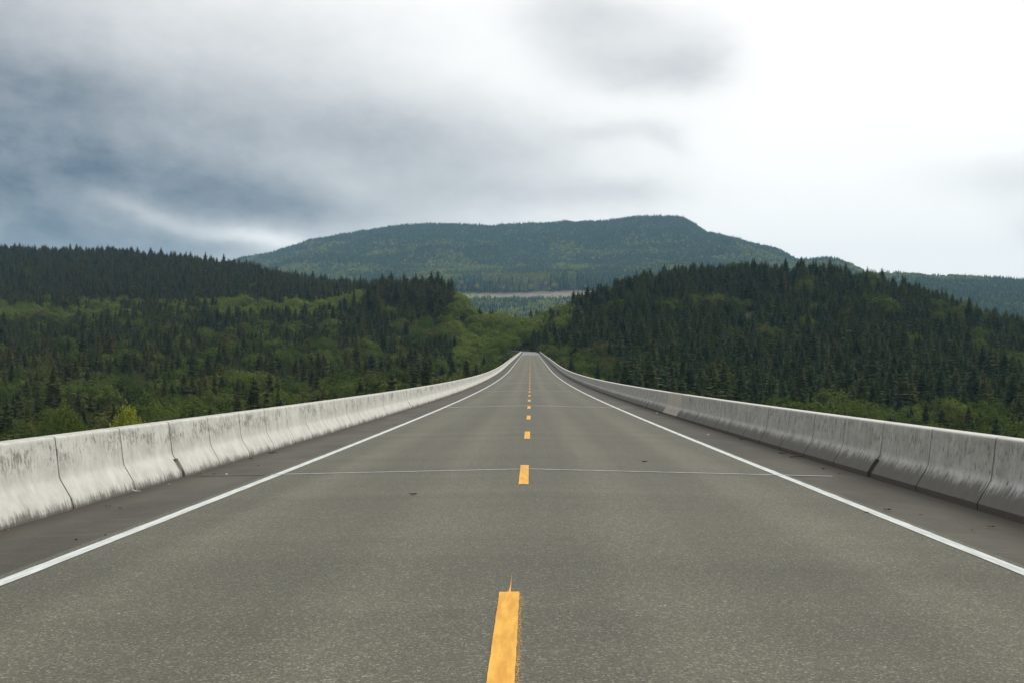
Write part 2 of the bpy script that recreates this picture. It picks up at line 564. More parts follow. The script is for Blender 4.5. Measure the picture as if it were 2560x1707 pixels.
BR0, BR1 = -18.8, 804.4
YS_near = np.concatenate([np.arange(-18.8, 120, 2.0), np.arange(120, 300, 5.0), np.arange(300, BR1, 12.0), [BR1]])
# deck: slab with its own thickness; the shoulders are its bare top
Ys = YS_near
xs = np.array([-5.45, -4.0, -2.0, -0.03, 2.0, 4.0, 5.3])
top = np.stack([np.repeat(xs[None], len(Ys), 0), np.repeat(Ys[:, None], len(xs), 1), rp(np.repeat(xs[None], len(Ys), 0), np.repeat(Ys[:, None], len(xs), 1))], -1)
under = np.array([(5.3, -0.28), (3.2, -0.42), (3.0, -2.2), (2.2, -2.2), (2.0, -0.45), (-2.0, -0.45), (-2.2, -2.2), (-3.0, -2.2), (-3.2, -0.42), (-5.45, -0.28), (-5.45, 0.0)])
bot = np.stack([np.repeat(under[None, :, 0], len(Ys), 0), np.repeat(Ys[:, None], len(under), 1), zr(Ys)[:, None] - 0.11 + under[None, :, 1]], -1)
bot[:, -1, 2] = top[:, 0, 2]
P = np.concatenate([top, bot], 1)
me = grid_mesh('bridge_deck', P, [M['shoulder'], M['plate']], False)
nc = P.shape[1] - 1
mi = np.tile(np.array([0] * (len(xs) - 1) + [1] * (nc - len(xs) + 1)), len(Ys) - 1)
me.polygons.foreach_set('material_index', mi.astype(np.int32))
tag(obj('bridge_deck', me), kind='structure')

LX, RX, CX = -3.63, 3.57, -0.13            # edge lines and centre line
road = obj('road', strip('road', [LX - 0.16, -2.0, -0.03, 2.0, RX + 0.14], np.append(YS_near[YS_near < 610], 610.0), 0.004, [M['road']]))
tag(road, kind='structure')
appr = obj('road', strip('approach_road', [-4.3, -2.0, -0.03, 2.0, 4.2], np.concatenate([[804.42], np.arange(810, 1040, 6.0)]), 0.0, [M['sky_sheen']]))
tag(appr, kind='structure')
sm = obj('road', strip('sky_sheen_road', [LX - 0.16, -2.0, -0.03, 2.0, RX + 0.14], np.concatenate([np.arange(610, 804, 12.0), [804.42]]), 0.004, [M['sky_sheen']]))  # far stretch of the deck road, in the painted sky-reflection tint
tag(sm, kind='structure')


def fine_rows(a, b):
    r = [a]
    while r[-1] < b:
        r.append(r[-1] + max(0.25, (r[-1] - 5) * 0.012) if r[-1] > 5 else r[-1] + 0.25)
    r[-1] = b
    return np.array(r)


for nm, x0 in (('edge_line', LX), ('edge_line', RX)):
    obj(nm, strip(nm, [x0 - 0.062, x0 + 0.062], fine_rows(-2.0, 940.0), 0.009, [M['white']], 0.003, True, int(abs(x0) * 100)), road)
dash_names = 0
for k in range(0, 72):
    a, b = 5.06 + 12.5 * k, 8.81 + 12.5 * k
    if b > 935: break
    sub = max(2, int(46 - k * 8))
    rows = np.linspace(a, b, sub)
    CX = (-0.13, -0.085, -0.07)[k] if k < 3 else -0.055
    obj('centre_dash', strip('centre_dash', [CX - 0.062, CX - 0.02, CX + 0.02, CX + 0.062], rows, 0.009, [M['yellow']], 0.0009 if k < 4 else 0.0, True, 40 + k), road)
CX = -0.13
# the drip left by the paint gun ahead of the nearest dash
V = [(CX - 0.006, 8.81, 0), (CX + 0.008, 8.81, 0), (CX + 0.007, 9.1, 0), (CX + 0.004, 9.7, 0), (CX + 0.002, 9.1, 0)]
V = [(x, y, float(rp(x, y)) + 0.009) for x, y, _ in V]
obj('paint_drip', mesh('paint_drip', V, [(0, 1, 2, 4), (4, 2, 3)], [M['yellow']]), road)
# thin over-spray beside the nearest dash
r2 = np.random.default_rng(3)
V, Fc = [], []
for q in range(1500):
    y = r2.uniform(5.06, 8.75); x = CX + 0.064 + abs(r2.normal(0, 0.013)); s = r2.uniform(0.0005, 0.0013); l = s * r2.uniform(1.5, 5)
    b0 = len(V)
    for ax_, ay_ in ((-s, -l), (s, -l), (s, l), (-s, l)):
        V.append((x + ax_, y + ay_, float(rp(x, y)) + 0.0085))
    Fc.append((b0, b0 + 1, b0 + 2, b0 + 3))
ov = obj('paint_overspray', mesh('paint_overspray', V, Fc, [M['yellow']]), road)
ov['kind'] = 'stuff'

J0, SEC, PAN = 20.4, 39.2, 2.45
for k in range(0, 21):
    y = J0 + SEC * k
    if y > 803: break
    wd = 0.034 if k == 0 else 0.10
    obj('expansion_joint', strip('expansion_joint', [LX - 0.10, -2, -0.03, 2, RX + 0.75], [y - wd, y + wd], 0.0115, [M['steel']]), road)
    if k < 4:
        obj('joint_filler', strip('joint_filler', [-4.86, LX - 0.13], [y - 0.03, y + 0.03], 0.004, [M['seal']]), road)

# ------------------------------------------------------------------ parapets
PROF = [(0.0, -0.03), (0.0, 0.075), (0.030, 0.125), (0.105, 0.25), (0.112, 0.262), (0.135, 0.300), (0.147, 0.325), (0.156, 0.352), (0.162, 0.39), (0.205, 0.745),
        (0.209, 0.770), (0.217, 0.784), (0.232, 0.790), (0.40, 0.790), (0.412, 0.785), (0.418, 0.772), (0.418, -0.35)]
NOTCH_ROW = 4       # rows up to here are cut back at an expansion joint


def panel_geo(length, mirror, notch_lo=0.0, notch_hi=0.0, gap_lo=0.006, gap_hi=0.006, foot=0.075, fill=False):
    """one panel of the parapet, local y from 0 to length, inner foot at x = 0, wall to +x (mirror: to -x)"""
    prof = [(s, z if not (k == 1) else foot) for k, (s, z) in enumerate(PROF)]
    V, Fc, S, UV = [], [], [], []

    def addv(s, y, z):
        V.append((-s if mirror else s, y, z)); UV.append((y, z)); return len(V) - 1
    y0, y1 = gap_lo, length - gap_hi
    for k in range(len(prof) - 1):
        low = k < NOTCH_ROW
        a, b = (y0 + (notch_lo if low else 0)), (y1 - (notch_hi if low else 0))
        q = [addv(prof[k][0], a, prof[k][1]), addv(prof[k][0], b, prof[k][1]), addv(prof[k + 1][0], b, prof[k + 1][1]), addv(prof[k + 1][0], a, prof[k + 1][1])]
        Fc.append(q); S.append(1 <= k < 12)
    if fill:      # recessed dark filler that closes the joint up to the next panel
        for k in range(1, len(prof) - 2):
            ins = lambda s, z: (s + 0.014 if s < 0.22 else s - 0.012, z - 0.012 if z > 0.70 else z)
            a, b = ins(*prof[k]), ins(*prof[k + 1])
            q = [addv(a[0], y1 - 0.001, a[1]), addv(a[0], length + gap_lo + 0.001, a[1]), addv(b[0], length + gap_lo + 0.001, b[1]), addv(b[0], y1 - 0.001, b[1])]
            Fc.append(q); S.append('fill')
    # ends
    for y, nt, sgn in ((y0, notch_lo, 1), (y1, notch_hi, -1)):
        if nt:
            lowp = prof[:NOTCH_ROW + 1]
            ids = [addv(s, y + sgn * nt, z) for s, z in lowp] + [addv(0.30, y + sgn * nt, prof[NOTCH_ROW][1]), addv(0.30, y + sgn * nt, -0.03)]
            Fc.append(ids); S.append(False)
            upp = prof[NOTCH_ROW:]
            ids = [addv(s, y, z) for s, z in upp] + [addv(0.30, y, -0.35), addv(0.30, y, prof[NOTCH_ROW][1])]
            Fc.append(ids); S.append(False)
            s0, zz = prof[NOTCH_ROW]
            ids = [addv(s0, y, zz), addv(s0, y + sgn * nt, zz), addv(0.30, y + sgn * nt, zz), addv(0.30, y, zz)]
            Fc.append(ids); S.append(False)
            ids = [addv(0.30, y, zz), addv(0.30, y + sgn * nt, zz), addv(0.30, y + sgn * nt, -0.35), addv(0.30, y, -0.35)]
            Fc.append(ids); S.append(False)
        else:
            ids = [addv(s, y, z) for s, z in prof]
            Fc.append(ids); S.append(False)
    return np.array(V), Fc, S, np.array(UV)


def weld_smooth(V, Fc, S, UV):
    """share the vertices of the long faces so that the profile shades round"""
    key, nv, nuv, remap = {}, [], [], {}
    for i, (v, u) in enumerate(zip(V, UV)):
        remap[i] = i
    out = []
    for f, s in zip(Fc, S):
        g = []
        for i in f:
            kx = (round(V[i][0], 5), round(V[i][1], 5), round(V[i][2], 5)) if s is True else (i, 'flat')
            if kx not in key:
                key[kx] = len(nv); nv.append(V[i]); nuv.append(UV[i])
            g.append(key[kx])
        out.append(g)
    return np.array(nv), out, S, np.array(nuv)


LF, RF = -5.0, 4.85     # inner feet of the two parapets
ordw = ['first', 'second', 'third', 'fourth', 'fifth', 'sixth', 'seventh', 'eighth', 'ninth', 'tenth', 'eleventh', 'twelfth', 'thirteenth',
        'fourteenth', 'fifteenth', 'sixteenth', 'seventeenth', 'eighteenth', 'nineteenth', 'twentieth', 'twenty-first']
pan_mesh = {}
for mirror, fx, key_, look in ((True, LF, 'pale', 'pale mould-flecked'), (False, RF, 'grey', 'grey tyre-scuffed')):
    foot = 0.03 if mirror else 0.075

    def get(kind, mat):
        kk = (mirror, kind, mat)
        if kk not in pan_mesh:
            g = weld_smooth(*panel_geo(PAN, mirror, 0.10 if kind == 'lo' else 0, 0.10 if kind == 'hi' else 0,
                                       0.03 if kind == 'lo' else 0.02, 0.03 if kind == 'hi' else 0.02, foot, kind != 'hi'))
            pan_mesh[kk] = mesh('wall_panel', g[0], g[1], [M[mat], M['seal']], [1 if q == 'fill' else 0 for q in g[2]], [q is True for q in g[2]], g[3])
        return pan_mesh[kk]
    for k in range(21):
        ya = BR0 + SEC * k
        root_z = float(rp(fx, ya))
        if k == 0:
            lab = f'{look} concrete barrier section nearest the viewer, before the first expansion joint'
        elif k == 20:
            lab = f'{look} concrete barrier section at the far end of the bridge, ending at the trees'
        else:
            lab = f'{look} concrete barrier section just beyond the {ordw[k-1]} expansion joint across the road'
        if k < 5:
            root = bpy.data.objects.new('concrete_barrier', None)
            COL.objects.link(root)
            root.location = (fx, ya, root_z)
            root.empty_display_size = 0.3
            for j in range(16):
                y = ya + PAN * j
                if y + PAN < 4.0: continue
                kind = 'lo' if j == 0 else ('hi' if j == 15 else 'mid')
                mat = key_
                if not mirror and 47.6 < y + PAN / 2 < 52.6: mat = 'tan'
                o = obj('wall_panel', get(kind, mat), root)
                z0, z1 = float(rp(fx, y)), float(rp(fx, y + PAN))
                o.location = (0, y - ya, z0 - root_z)
                o.rotation_euler = (math.atan2(z1 - z0, PAN), 0, 0)
                if mat == 'tan': o['label'] = 'tan repaired barrier panel'
            # plate that bridges the joint at the far end of the section
            ye = ya + SEC
            ze = float(rp(fx, ye)) - root_z
            sg = -1 if mirror else 1
            V = []
            for yy in (-0.105, 0.105):
                for s, z in ((0.030, -0.02), (0.036, 0.06), (0.128, 0.205), (0.22, 0.205), (0.22, -0.02)):
                    V.append((sg * s, SEC + yy, ze + z))
            Fc = [(i, i + 1, i + 6, i + 5) for i in range(4)] + [(4, 0, 5, 9), (0, 1, 2, 3, 4), (5, 6, 7, 8, 9)]
            obj('cover_plate', mesh('cover_plate', V, Fc, [M['plate'] if mirror else M['plate_dark']]), root)
            tag(root, lab, 'concrete barrier', f'{look} concrete barrier sections')
        else:
            V, Fc, S, UV = [], [], [], []
            for j in range(16):
                y = ya + PAN * j
                g = panel_geo(PAN, mirror, 0, 0, 0.03 if j == 0 else 0.02, 0.03 if j == 15 else 0.02, foot, j != 15)
                gv = g[0].copy()
                gv[:, 2] += np.asarray(rp(fx, y + gv[:, 1])) - root_z
                gv[:, 1] += y - ya
                b0 = len(V)
                V.extend(gv.tolist()); UV.extend(g[3].tolist())
                Fc.extend([[i + b0 for i in f] for f in g[1]]); S.extend([q == 'fill' for q in g[2]])
            o = obj('concrete_barrier', mesh('concrete_barrier', V, Fc, [M[key_], M['seal']], [int(q) for q in S], False, np.array(UV)), None, (fx, ya, root_z))
            tag(o, lab, 'concrete barrier', f'{look} concrete barrier sections')

# ------------------------------------------------------------------ land
TREE_H = 15.0


def col_interp(ctrl, rows):
    """ctrl: {px: [(Y, py of the canopy), ...]} -> canopy py on rows x columns"""
    cols = sorted(ctrl)
    tab = np.array([np.interp(rows, [a for a, _ in ctrl[c]], [b for _, b in ctrl[c]]) for c in cols])    # (ncol, nrow)
    return cols, tab


K = 1.25
NEAR = {
    -900: [(100, 1420), (200, 1200), (260, 1120), (400, 1010), (600, 905), (900, 800), (1200, 710), (1500, 640), (1900, 690), (2300, 760)],
    0: [(100, 1400), (200, 1160), (260, 1092), (400, 1000), (600, 900), (900, 800), (1200, 708), (1500, 636), (1700, 655), (2300, 760)],
    300: [(100, 1380), (200, 1140), (260, 1075), (400, 985), (600, 890), (900, 790), (1200, 704), (1450, 643), (1700, 670), (2300, 770)],
    450: [(100, 1380), (200, 1130), (280, 1055), (400, 982), (600, 890), (900, 790), (1200, 705), (1400, 659), (1650, 690), (2300, 780)],
    600: [(100, 1380), (200, 1120), (300, 1040), (400, 980), (600, 890), (900, 790), (1150, 715), (1350, 678), (1600, 710), (2300, 790)],
    700: [(100, 1380), (200, 1120), (300, 1035), (450, 965), (600, 890), (850, 800), (1100, 725), (1300, 698), (1500, 720), (2300, 800)],
    800: [(100, 1380), (200, 1120), (300, 1030), (450, 960), (600, 895), (800, 810), (1000, 755), (1150, 724), (1250, 716), (1500, 750), (2300, 810)],
    900: [(100, 1380), (200, 1120), (300, 1020), (450, 955), (600, 895), (800, 800), (950, 745), (1100, 722), (1250, 724), (1500, 760), (2300, 815)],
    1000: [(100, 1380), (200, 1110), (300, 1010), (450, 950), (600, 900), (700, 845), (800, 775), (900, 728), (1000, 714), (1150, 730), (1500, 770), (2300, 815)],
    1090: [(100, 1380), (200, 1110), (350, 1000), (500, 940), (600, 903), (700, 830), (800, 755), (870, 725), (950, 715), (1100, 745), (1500, 790), (2300, 815)],
    1150: [(100, 1380), (200, 1110), (350, 1000), (500, 935), (600, 906), (700, 845), (780, 778), (840, 748), (900, 745), (1050, 775), (1500, 800), (2300, 815)],
    1185: [(100, 1380), (200, 1110), (350, 1000), (500, 935), (600, 906), (700, 862), (760, 815), (830, 788), (900, 792), (1050, 800), (1500, 810), (2300, 815)],
    1250: [(100, 1380), (200, 1110), (350, 1000), (500, 940), (600, 912), (660, 885), (740, 808), (800, 800), (900, 802), (1500, 812), (2300, 815)],
    1326: [(100, 1380), (200, 1110), (350, 1000), (500, 950), (590, 920), (640, 855), (700, 806), (800, 812), (900, 806), (1500, 815), (2300, 815)],
    1390: [(100, 1380), (200, 1110), (350, 1000), (500, 935), (580, 905), (650, 850), (700, 812), (780, 795), (850, 780), (950, 785), (1500, 812), (2300, 815)],
    1450: [(100, 1380), (200, 1100), (350, 1000), (480, 940), (580, 900), (680, 830), (780, 773), (860, 757), (950, 765), (1100, 790), (1500, 810), (2300, 815)],
    1520: [(100, 1380), (200, 1100), (350, 1000), (450, 955), (580, 890), (680, 815), (780, 750), (880, 728), (950, 735), (1100, 770), (1500, 810), (2300, 815)],
    1600: [(100, 1380), (200, 1100), (330, 1010), (430, 965), (560, 895), (680, 805), (790, 730), (890, 704), (980, 712), (1150, 760), (1500, 805), (2300, 812)],
    1750: [(100, 1380), (200, 1100), (330, 1015), (430, 965), (560, 895), (700, 790), (820, 710), (920, 682), (1000, 690), (1200, 750), (1500, 800), (2300, 812)],
    1915: [(100, 1380), (200, 1110), (340, 1020), (440, 970), (580, 885), (720, 785), (850, 700), (950, 674), (1050, 688), (1250, 750), (1500, 800), (2300, 812)],
    2060: [(100, 1390), (200, 1120), (340, 1030), (440, 975), (580, 890), (720, 790), (850, 700), (950, 675), (1050, 692), (1250, 750), (1500, 800), (2300, 812)],
    2150: [(100, 1390), (200, 1130), (340, 1035), (440, 975), (580, 890), (720, 795), (850, 715), (930, 696), (1030, 715), (1250, 765), (1500, 800), (2300, 812)],
    2260: [(100, 1395), (200, 1140), (320, 1050), (430, 985), (580, 895), (720, 805), (830, 740), (910, 722), (1010, 742), (1250, 790), (1500, 805), (2300, 812)],
    2370: [(100, 1400), (200, 1150), (300, 1070), (420, 995), (580, 905), (720, 818), (820, 772), (890, 759), (1000, 780), (1250, 800), (1500, 808), (2300, 812)],
    2480: [(100, 1400), (200, 1155), (290, 1080), (410, 1005), (580, 915), (720, 840), (810, 806), (880, 799), (1000, 812), (1500, 815), (2300, 815)],
    2570: [(100, 1400), (200, 1160), (280, 1090), (410, 1010), (580, 925), (720, 860), (800, 836), (880, 832), (1000, 836), (1500, 825), (2300, 815)],
    2960: [(100, 1420), (200, 1170), (260, 1120), (400, 1030), (600, 955), (750, 920), (900, 900), (1100, 880), (1500, 840), (2300, 820)],
    3500: [(100, 1420), (200, 1180), (260, 1130), (400, 1040), (600, 965), (750, 930), (900, 905), (1100, 885), (1500, 850), (2300, 830)],
}
FAR = {
    100: [(1800, 850), (2600, 810), (3300, 770), (4200, 740), (5200, 735), (6200, 730), (7500, 750)],
    450: [(1800, 850), (2600, 800), (3300, 745), (4200, 710), (5200, 690), (6200, 690), (7500, 720)],
    610: [(1800, 850), (2600, 795), (3300, 735), (4200, 700), (5200, 668), (6000, 653), (7500, 690)],
    700: [(1800, 850), (2600, 790), (3300, 730), (4200, 692), (5200, 652), (6000, 635), (7500, 670)],
    800: [(1800, 845), (2600, 785), (3300, 725), (4200, 682), (5200, 632), (6000, 604), (7500, 650)],
    870: [(1800, 845), (2600, 785), (3300, 718), (4200, 676), (5200, 620), (6000, 591), (7500, 640)],
    940: [(1800, 845), (2600, 782), (3300, 712), (4200, 672), (5200, 612), (6000, 580), (7500, 630)],
    1010: [(1800, 840), (2600, 780), (3300, 706), (4200, 668), (5200, 604), (6000, 570), (7500, 620)],
    1130: [(1800, 835), (2400, 795), (2800, 752), (3080, 732), (3300, 722), (3330, 702), (3600, 683), (4200, 662), (5200, 598), (6000, 569), (7500, 620)],
    1210: [(1800, 830), (2400, 795), (2800, 750), (3050, 735), (3300, 724), (3330, 702), (3600, 683), (4200, 660), (5200, 598), (6000, 577), (7500, 625)],
    1285: [(1800, 830), (2400, 795), (2800, 750), (3050, 736), (3300, 723), (3330, 702), (3600, 682), (4200, 658), (5200, 596), (6000, 571), (7500, 620)],
    1400: [(1800, 830), (2400, 792), (2800, 750), (3050, 735), (3300, 719), (3330, 698), (3600, 680), (4200, 655), (5200, 592), (6000, 566), (7500, 620)],
    1500: [(1800, 830), (2400, 790), (2800, 748), (3050, 731), (3300, 714), (3330, 695), (3600, 678), (4200, 652), (5200, 588), (6000, 561), (7500, 615)],
    1570: [(1800, 830), (2600, 770), (3000, 726), (3300, 710), (3600, 674), (4200, 650), (5200, 586), (6000, 554), (7500, 615)],
    1620: [(1800, 830), (2600, 770), (3300, 706), (3600, 672), (4200, 648), (5200, 584), (6000, 549), (7500, 615)],
    1700: [(1800, 830), (2600, 770), (3300, 706), (3600, 672), (4200, 648), (5200, 588), (6000, 553), (7500, 620)],
    1735: [(1800, 830), (2600, 770), (3300, 706), (3600, 674), (4200, 650), (5200, 594), (5900, 566), (7500, 630)],
    1760: [(1800, 830), (2600, 770), (3300, 706), (3600, 675), (4200, 652), (5200, 600), (5800, 585), (7500, 640)],
    1800: [(1800, 830), (2600, 770), (3300, 706), (3600, 676), (4200, 655), (5200, 608), (5700, 597), (7500, 650)],
    1870: [(1800, 830), (2600, 770), (3300, 707), (3600, 678), (4200, 660), (5100, 624), (5600, 616), (7500, 660)],
    1950: [(1800, 830), (2600, 770), (3300, 708), (3600, 681), (4200, 666), (4900, 640), (5300, 634), (7500, 670)],
    1985: [(1800, 830), (2600, 770), (3300, 708), (3600, 685), (4100, 672), (4700, 655), (5000, 653), (7500, 690)],
    2030: [(1800, 830), (2600, 772), (3300, 710), (3600, 686), (4000, 672), (4400, 650), (4700, 652), (7500, 700)],
    2065: [(1800, 830), (2600, 772), (3300, 712), (3600, 688), (4000, 674), (4400, 648), (4700, 652), (7500, 700)],
    2110: [(1800, 830), (2600, 774), (3300, 712), (3600, 690), (4000, 677), (4400, 658), (4700, 664), (7500, 705)],
    2150: [(1800, 830), (2600, 776), (3300, 714), (3600, 692), (4000, 681), (4400, 678), (4700, 682), (7500, 710)],
    2300: [(1800, 830), (2600, 780), (3300, 716), (3600, 695), (3900, 685), (4200, 684), (4700, 690), (7500, 715)],
    2420: [(1800, 830), (2600, 782), (3300, 718), (3600, 698), (3800, 692), (4000, 694), (4700, 704), (7500, 720)],
    2560: [(1800, 830), (2600, 786), (3300, 724), (3600, 707), (3800, 705), (4000, 708), (4700, 715), (7500, 725)],
    3100: [(1800, 835), (2600, 800), (3300, 750), (3600, 735), (3800, 734), (4000, 737), (4700, 745), (7500, 750)],
}


def smooth2(T, it, ax):
    for _ in range(it):
        n = T.copy()
        sl = [slice(None)] * 2; a = sl.copy(); b = sl.copy(); c = sl.copy()
        a[ax] = slice(0, -2); b[ax] = slice(1, -1); c[ax] = slice(2, None)
        n[tuple(b)] = 0.25 * T[tuple(a)] + 0.5 * T[tuple(b)] + 0.25 * T[tuple(c)]
        T = n
    return T


for c_ in NEAR:
    if c_ <= 900:
        w_ = min(1.0, max(0.0, (1000 - c_) / 400.0))
        NEAR[c_] = [(a, b - 11 * w_ * min(1.0, max(0.0, (a - 800) / 500.0))) for a, b in NEAR[c_]]
for c_ in FAR:
    FAR[c_] = [(a, b - 9 * min(1.0, max(0.0, (a - 4200) / 1500.0))) for a, b in FAR[c_]]


class Land:
    def __init__(self, ctrl, rows, pxs, k, sm, noise_amp, seed):
        self.rows, self.pxs = rows, pxs
        cc = {c: [(y * k, p) for y, p in v] for c, v in ctrl.items()}
        cols, tab = col_interp(cc, rows)
        PY = np.array([np.interp(pxs, cols, tab[:, i]) for i in range(len(rows))])
        PY = smooth2(smooth2(PY, sm[0], 0), sm[1], 1)
        YY = np.repeat(rows[:, None], len(pxs), 1)
        XX = (pxs[None] - PX0) / F * YY
        Z = CZ - (PY - PY0) / F * YY - TREE_H
        Z = Z + (fbm(XX / 60.0, YY / 60.0, seed, 4) - 0.5) * noise_amp
        if k != 1.0:
            # the ground under the bridge stays below it and rises to carry the road beyond its end
            d = np.abs(XX - xc(YY))
            lim = rp(np.clip(XX - xc(YY), -6, 6), YY) - 3.5 - np.clip((800 - YY) * 0.12, 0, 18)
            w = np.clip((26 - d) / 14.0, 0, 1)
            Z = np.where(YY < 803, np.minimum(Z, Z * (1 - w) + np.minimum(Z, lim) * w), Z)
            w2 = np.clip((26 - d) / 17.0, 0, 1); w2 = w2 * w2 * (3 - 2 * w2) * np.clip((YY - 800) / 8.0, 0, 1) * np.clip((1100 - YY) / 60.0, 0, 1)
            Z = Z * (1 - w2) + (rp(np.clip(XX - xc(YY), -7, 7), YY) - 0.14 - 0.04 * np.clip(d - 5.5, 0, 4)) * w2
        self.X, self.Y, self.Z = XX, YY, Z

    def h(self, x, y):
        px = PX0 + F * x / y
        fi = np.interp(y, self.rows, np.arange(len(self.rows)))
        fj = np.interp(px, self.pxs, np.arange(len(self.pxs)))
        i = np.clip(fi.astype(int), 0, len(self.rows) - 2); j = np.clip(fj.astype(int), 0, len(self.pxs) - 2)
        a, b = fi - i, fj - j
        Z = self.Z
        return (Z[i, j] * (1 - b) + Z[i, j + 1] * b) * (1 - a) + (Z[i + 1, j] * (1 - b) + Z[i + 1, j + 1] * b) * a

    def build(self, name, mt):
        return grid_mesh(name, np.stack([self.X, self.Y, self.Z], -1), [mt], True)


rows_n = np.concatenate([np.arange(125, 700, 18.0), np.arange(700, 796, 8.0), np.arange(796, 1100, 6.0), np.arange(1100, 1900, 22.0), np.arange(1900, 2880, 60.0)])
pxs_n = np.concatenate([np.arange(-900, 1100, 25.0), np.arange(1100, 1560, 7.0), np.arange(1560, 3520, 25.0)])
near = Land(NEAR, rows_n, pxs_n, K, (3, 2), 5.0, 5)
tag(obj('hills', near.build('hills', M['ground'])), kind='structure')
rows_f = np.concatenate([np.arange(2200, 4000, 60.0), np.arange(4000, 4500, 14.0), np.arange(4500, 9300, 70.0)])
pxs_f = np.arange(100, 3110, 14.0)
far = Land(FAR, rows_f, pxs_f, K, (0, 1), 0.0, 9)
far.k = K
# gullies and spurs of the mountain
gl = (fbm(far.X / 420.0 + far.Y / 1500.0, far.Y / 900.0, 31, 3) - 0.5) * np.clip((far.Y - 4600) / 1200, 0, 1) * np.clip((7350 - far.Y) / 900, 0, 1)
far.Z = far.Z + gl * 150.0 * np.clip((1990 - (PX0 + F * far.X / far.Y)) / 120.0, 0, 1) + (fbm(far.X / 90.0, far.Y / 400.0, 71, 3) - 0.5) * 22.0 * np.clip((far.Y - 4400) / 800, 0, 1)
me = far.build('mountain', M['farground'])
FPX = PX0 + F * far.X / far.Y
FPY = PY0 - F * (far.Z + TREE_H - CZ) / far.Y


def felled_w(px, Y):
    lo = 3900 + (fbm(px / 40.0, px * 0, 77, 3) - 0.5) * 120 + np.clip((px - 1330) / 170.0, -1, 1) * -30
    return np.clip((Y - lo) / 25.0, 0, 1) * np.clip((4135 - Y) / 12.0, 0, 1) * np.clip((px - 1165) / 40.0, 0, 1) * np.clip((1585 - px) / 30.0, 0, 1)


def green_w(px, Y):
    a = np.clip((Y - 3640) / 60.0, 0, 1) * np.clip((4136 - Y) / 12.0, 0, 1) * np.clip((px - 1100) / 40.0, 0, 1) * np.clip((1600 - px) / 30.0, 0, 1)
    b = np.clip((Y - 4550) / 150.0, 0, 1) * np.clip((np.where(px < 2150, 5120, 5600) - Y) / 60.0, 0, 1) * np.clip((px - 2000) / 60.0, 0, 1) * np.clip((2390 - px) / 60.0, 0, 1) * (fbm(px / 60.0, Y / 200.0, 5, 3) > 0.34)
    return np.maximum(a, b)


for nm, w in (('felled', felled_w(FPX, far.Y)), ('green', green_w(FPX, far.Y))):
    at = me.attributes.new(nm, 'FLOAT', 'POINT')
    at.data.foreach_set('value', w.ravel().astype(np.float32))
tag(obj('mountain', me), kind='structure')
# valley floor reaching the horizon
gx = np.linspace(-9500, 9500, 20); gy = np.linspace(-1200, 11000, 20)
GP = np.stack([np.repeat(gx[None], 20, 0), np.repeat(gy[:, None], 20, 1), np.full((20, 20), -95.0)], -1)
tag(obj('ground', grid_mesh('ground', GP, [M['ground']])), kind='structure')

# ------------------------------------------------------------------ trees: a few of each kind


def conifer_geo(seed, H, Rb, whorls, per, sprays=1, skew=0.85):
    g = np.random.default_rng(seed)
    V, Fc = [], []
    lean = g.normal(0, 0.01, 2)
    for w in range(whorls):
        t = (w + g.uniform(-0.3, 0.3)) / whorls
        t = min(max(t, 0.0), 0.985)
        z = H * (0.10 + 0.90 * t)
        r = Rb * (1 - t) ** skew * g.uniform(0.82, 1.12) + 0.10
        n = max(3, int(round(per * (0.55 + 0.45 * (1 - t)))))
        a0 = g.uniform(0, 6.28)
        for b in range(n):
            a = a0 + 6.2832 * b / n + g.normal(0, 0.22)
            L = r * g.uniform(0.68, 1.18)
            rise = 0.30 * t - 0.28 + g.normal(0, 0.08)
            ca, sa = math.cos(a), math.sin(a)
            base = np.array([lean[0] * z, lean[1] * z, z + 0.12 * L])
            for s in range(sprays):
                aa = a if s == 0 else a + (0.42 if s == 1 else -0.42) * g.uniform(0.7, 1.2)
                LL = L if s == 0 else L * g.uniform(0.6, 0.8)
                c2, s2 = math.cos(aa), math.sin(aa)
                st = 0.06
                wd = (0.44 if sprays == 1 else 0.27) * LL + 0.10
                p0 = base + np.array([c2 * st * LL, s2 * st * LL, 0])
                tip = base + np.array([c2 * LL, s2 * LL, rise * LL])
                mid = base + np.array([c2 * LL * 0.5, s2 * LL * 0.5, rise * LL * 0.42])
                l = mid + np.array([-s2 * wd, c2 * wd, -0.16 * LL])
                rr = mid + np.array([s2 * wd, -c2 * wd, -0.16 * LL])
                k = len(V)
                V += [p0, l, tip, rr]
                Fc += [(k, k + 1, k + 2), (k, k + 2, k + 3)]
    # the dense heart of the crown
    nl, ns = 7, 8
    b0 = len(V)
    for q in range(nl):
        t = q / (nl - 1)
        for a_ in range(ns):
            rr_ = (Rb * (1 - t) ** skew * g.uniform(0.36, 0.58) + 0.05)
            an = 6.2832 * (a_ + 0.5 * (q % 2)) / ns
            V.append(np.array([lean[0] * H * t + rr_ * math.cos(an), lean[1] * H * t + rr_ * math.sin(an), H * (0.12 + 0.83 * t) + g.normal(0, 0.15)]))
    for q in range(nl - 1):
        for a_ in range(ns):
            Fc.append((b0 + q * ns + a_, b0 + q * ns + (a_ + 1) % ns, b0 + (q + 1) * ns + (a_ + 1) % ns, b0 + (q + 1) * ns + a_))
    # leader
    k = len(V)
    zt = H
    for q in range(3):
        a = q * 2.1
        V.append(np.array([lean[0] * zt + 0.16 * math.cos(a), lean[1] * zt + 0.16 * math.sin(a), zt * 0.93]))
    V.append(np.array([lean[0] * zt, lean[1] * zt, zt * 1.01]))
    Fc += [(k, k + 1, k + 3), (k + 1, k + 2, k + 3), (k + 2, k, k + 3)]
    return np.array(V), Fc


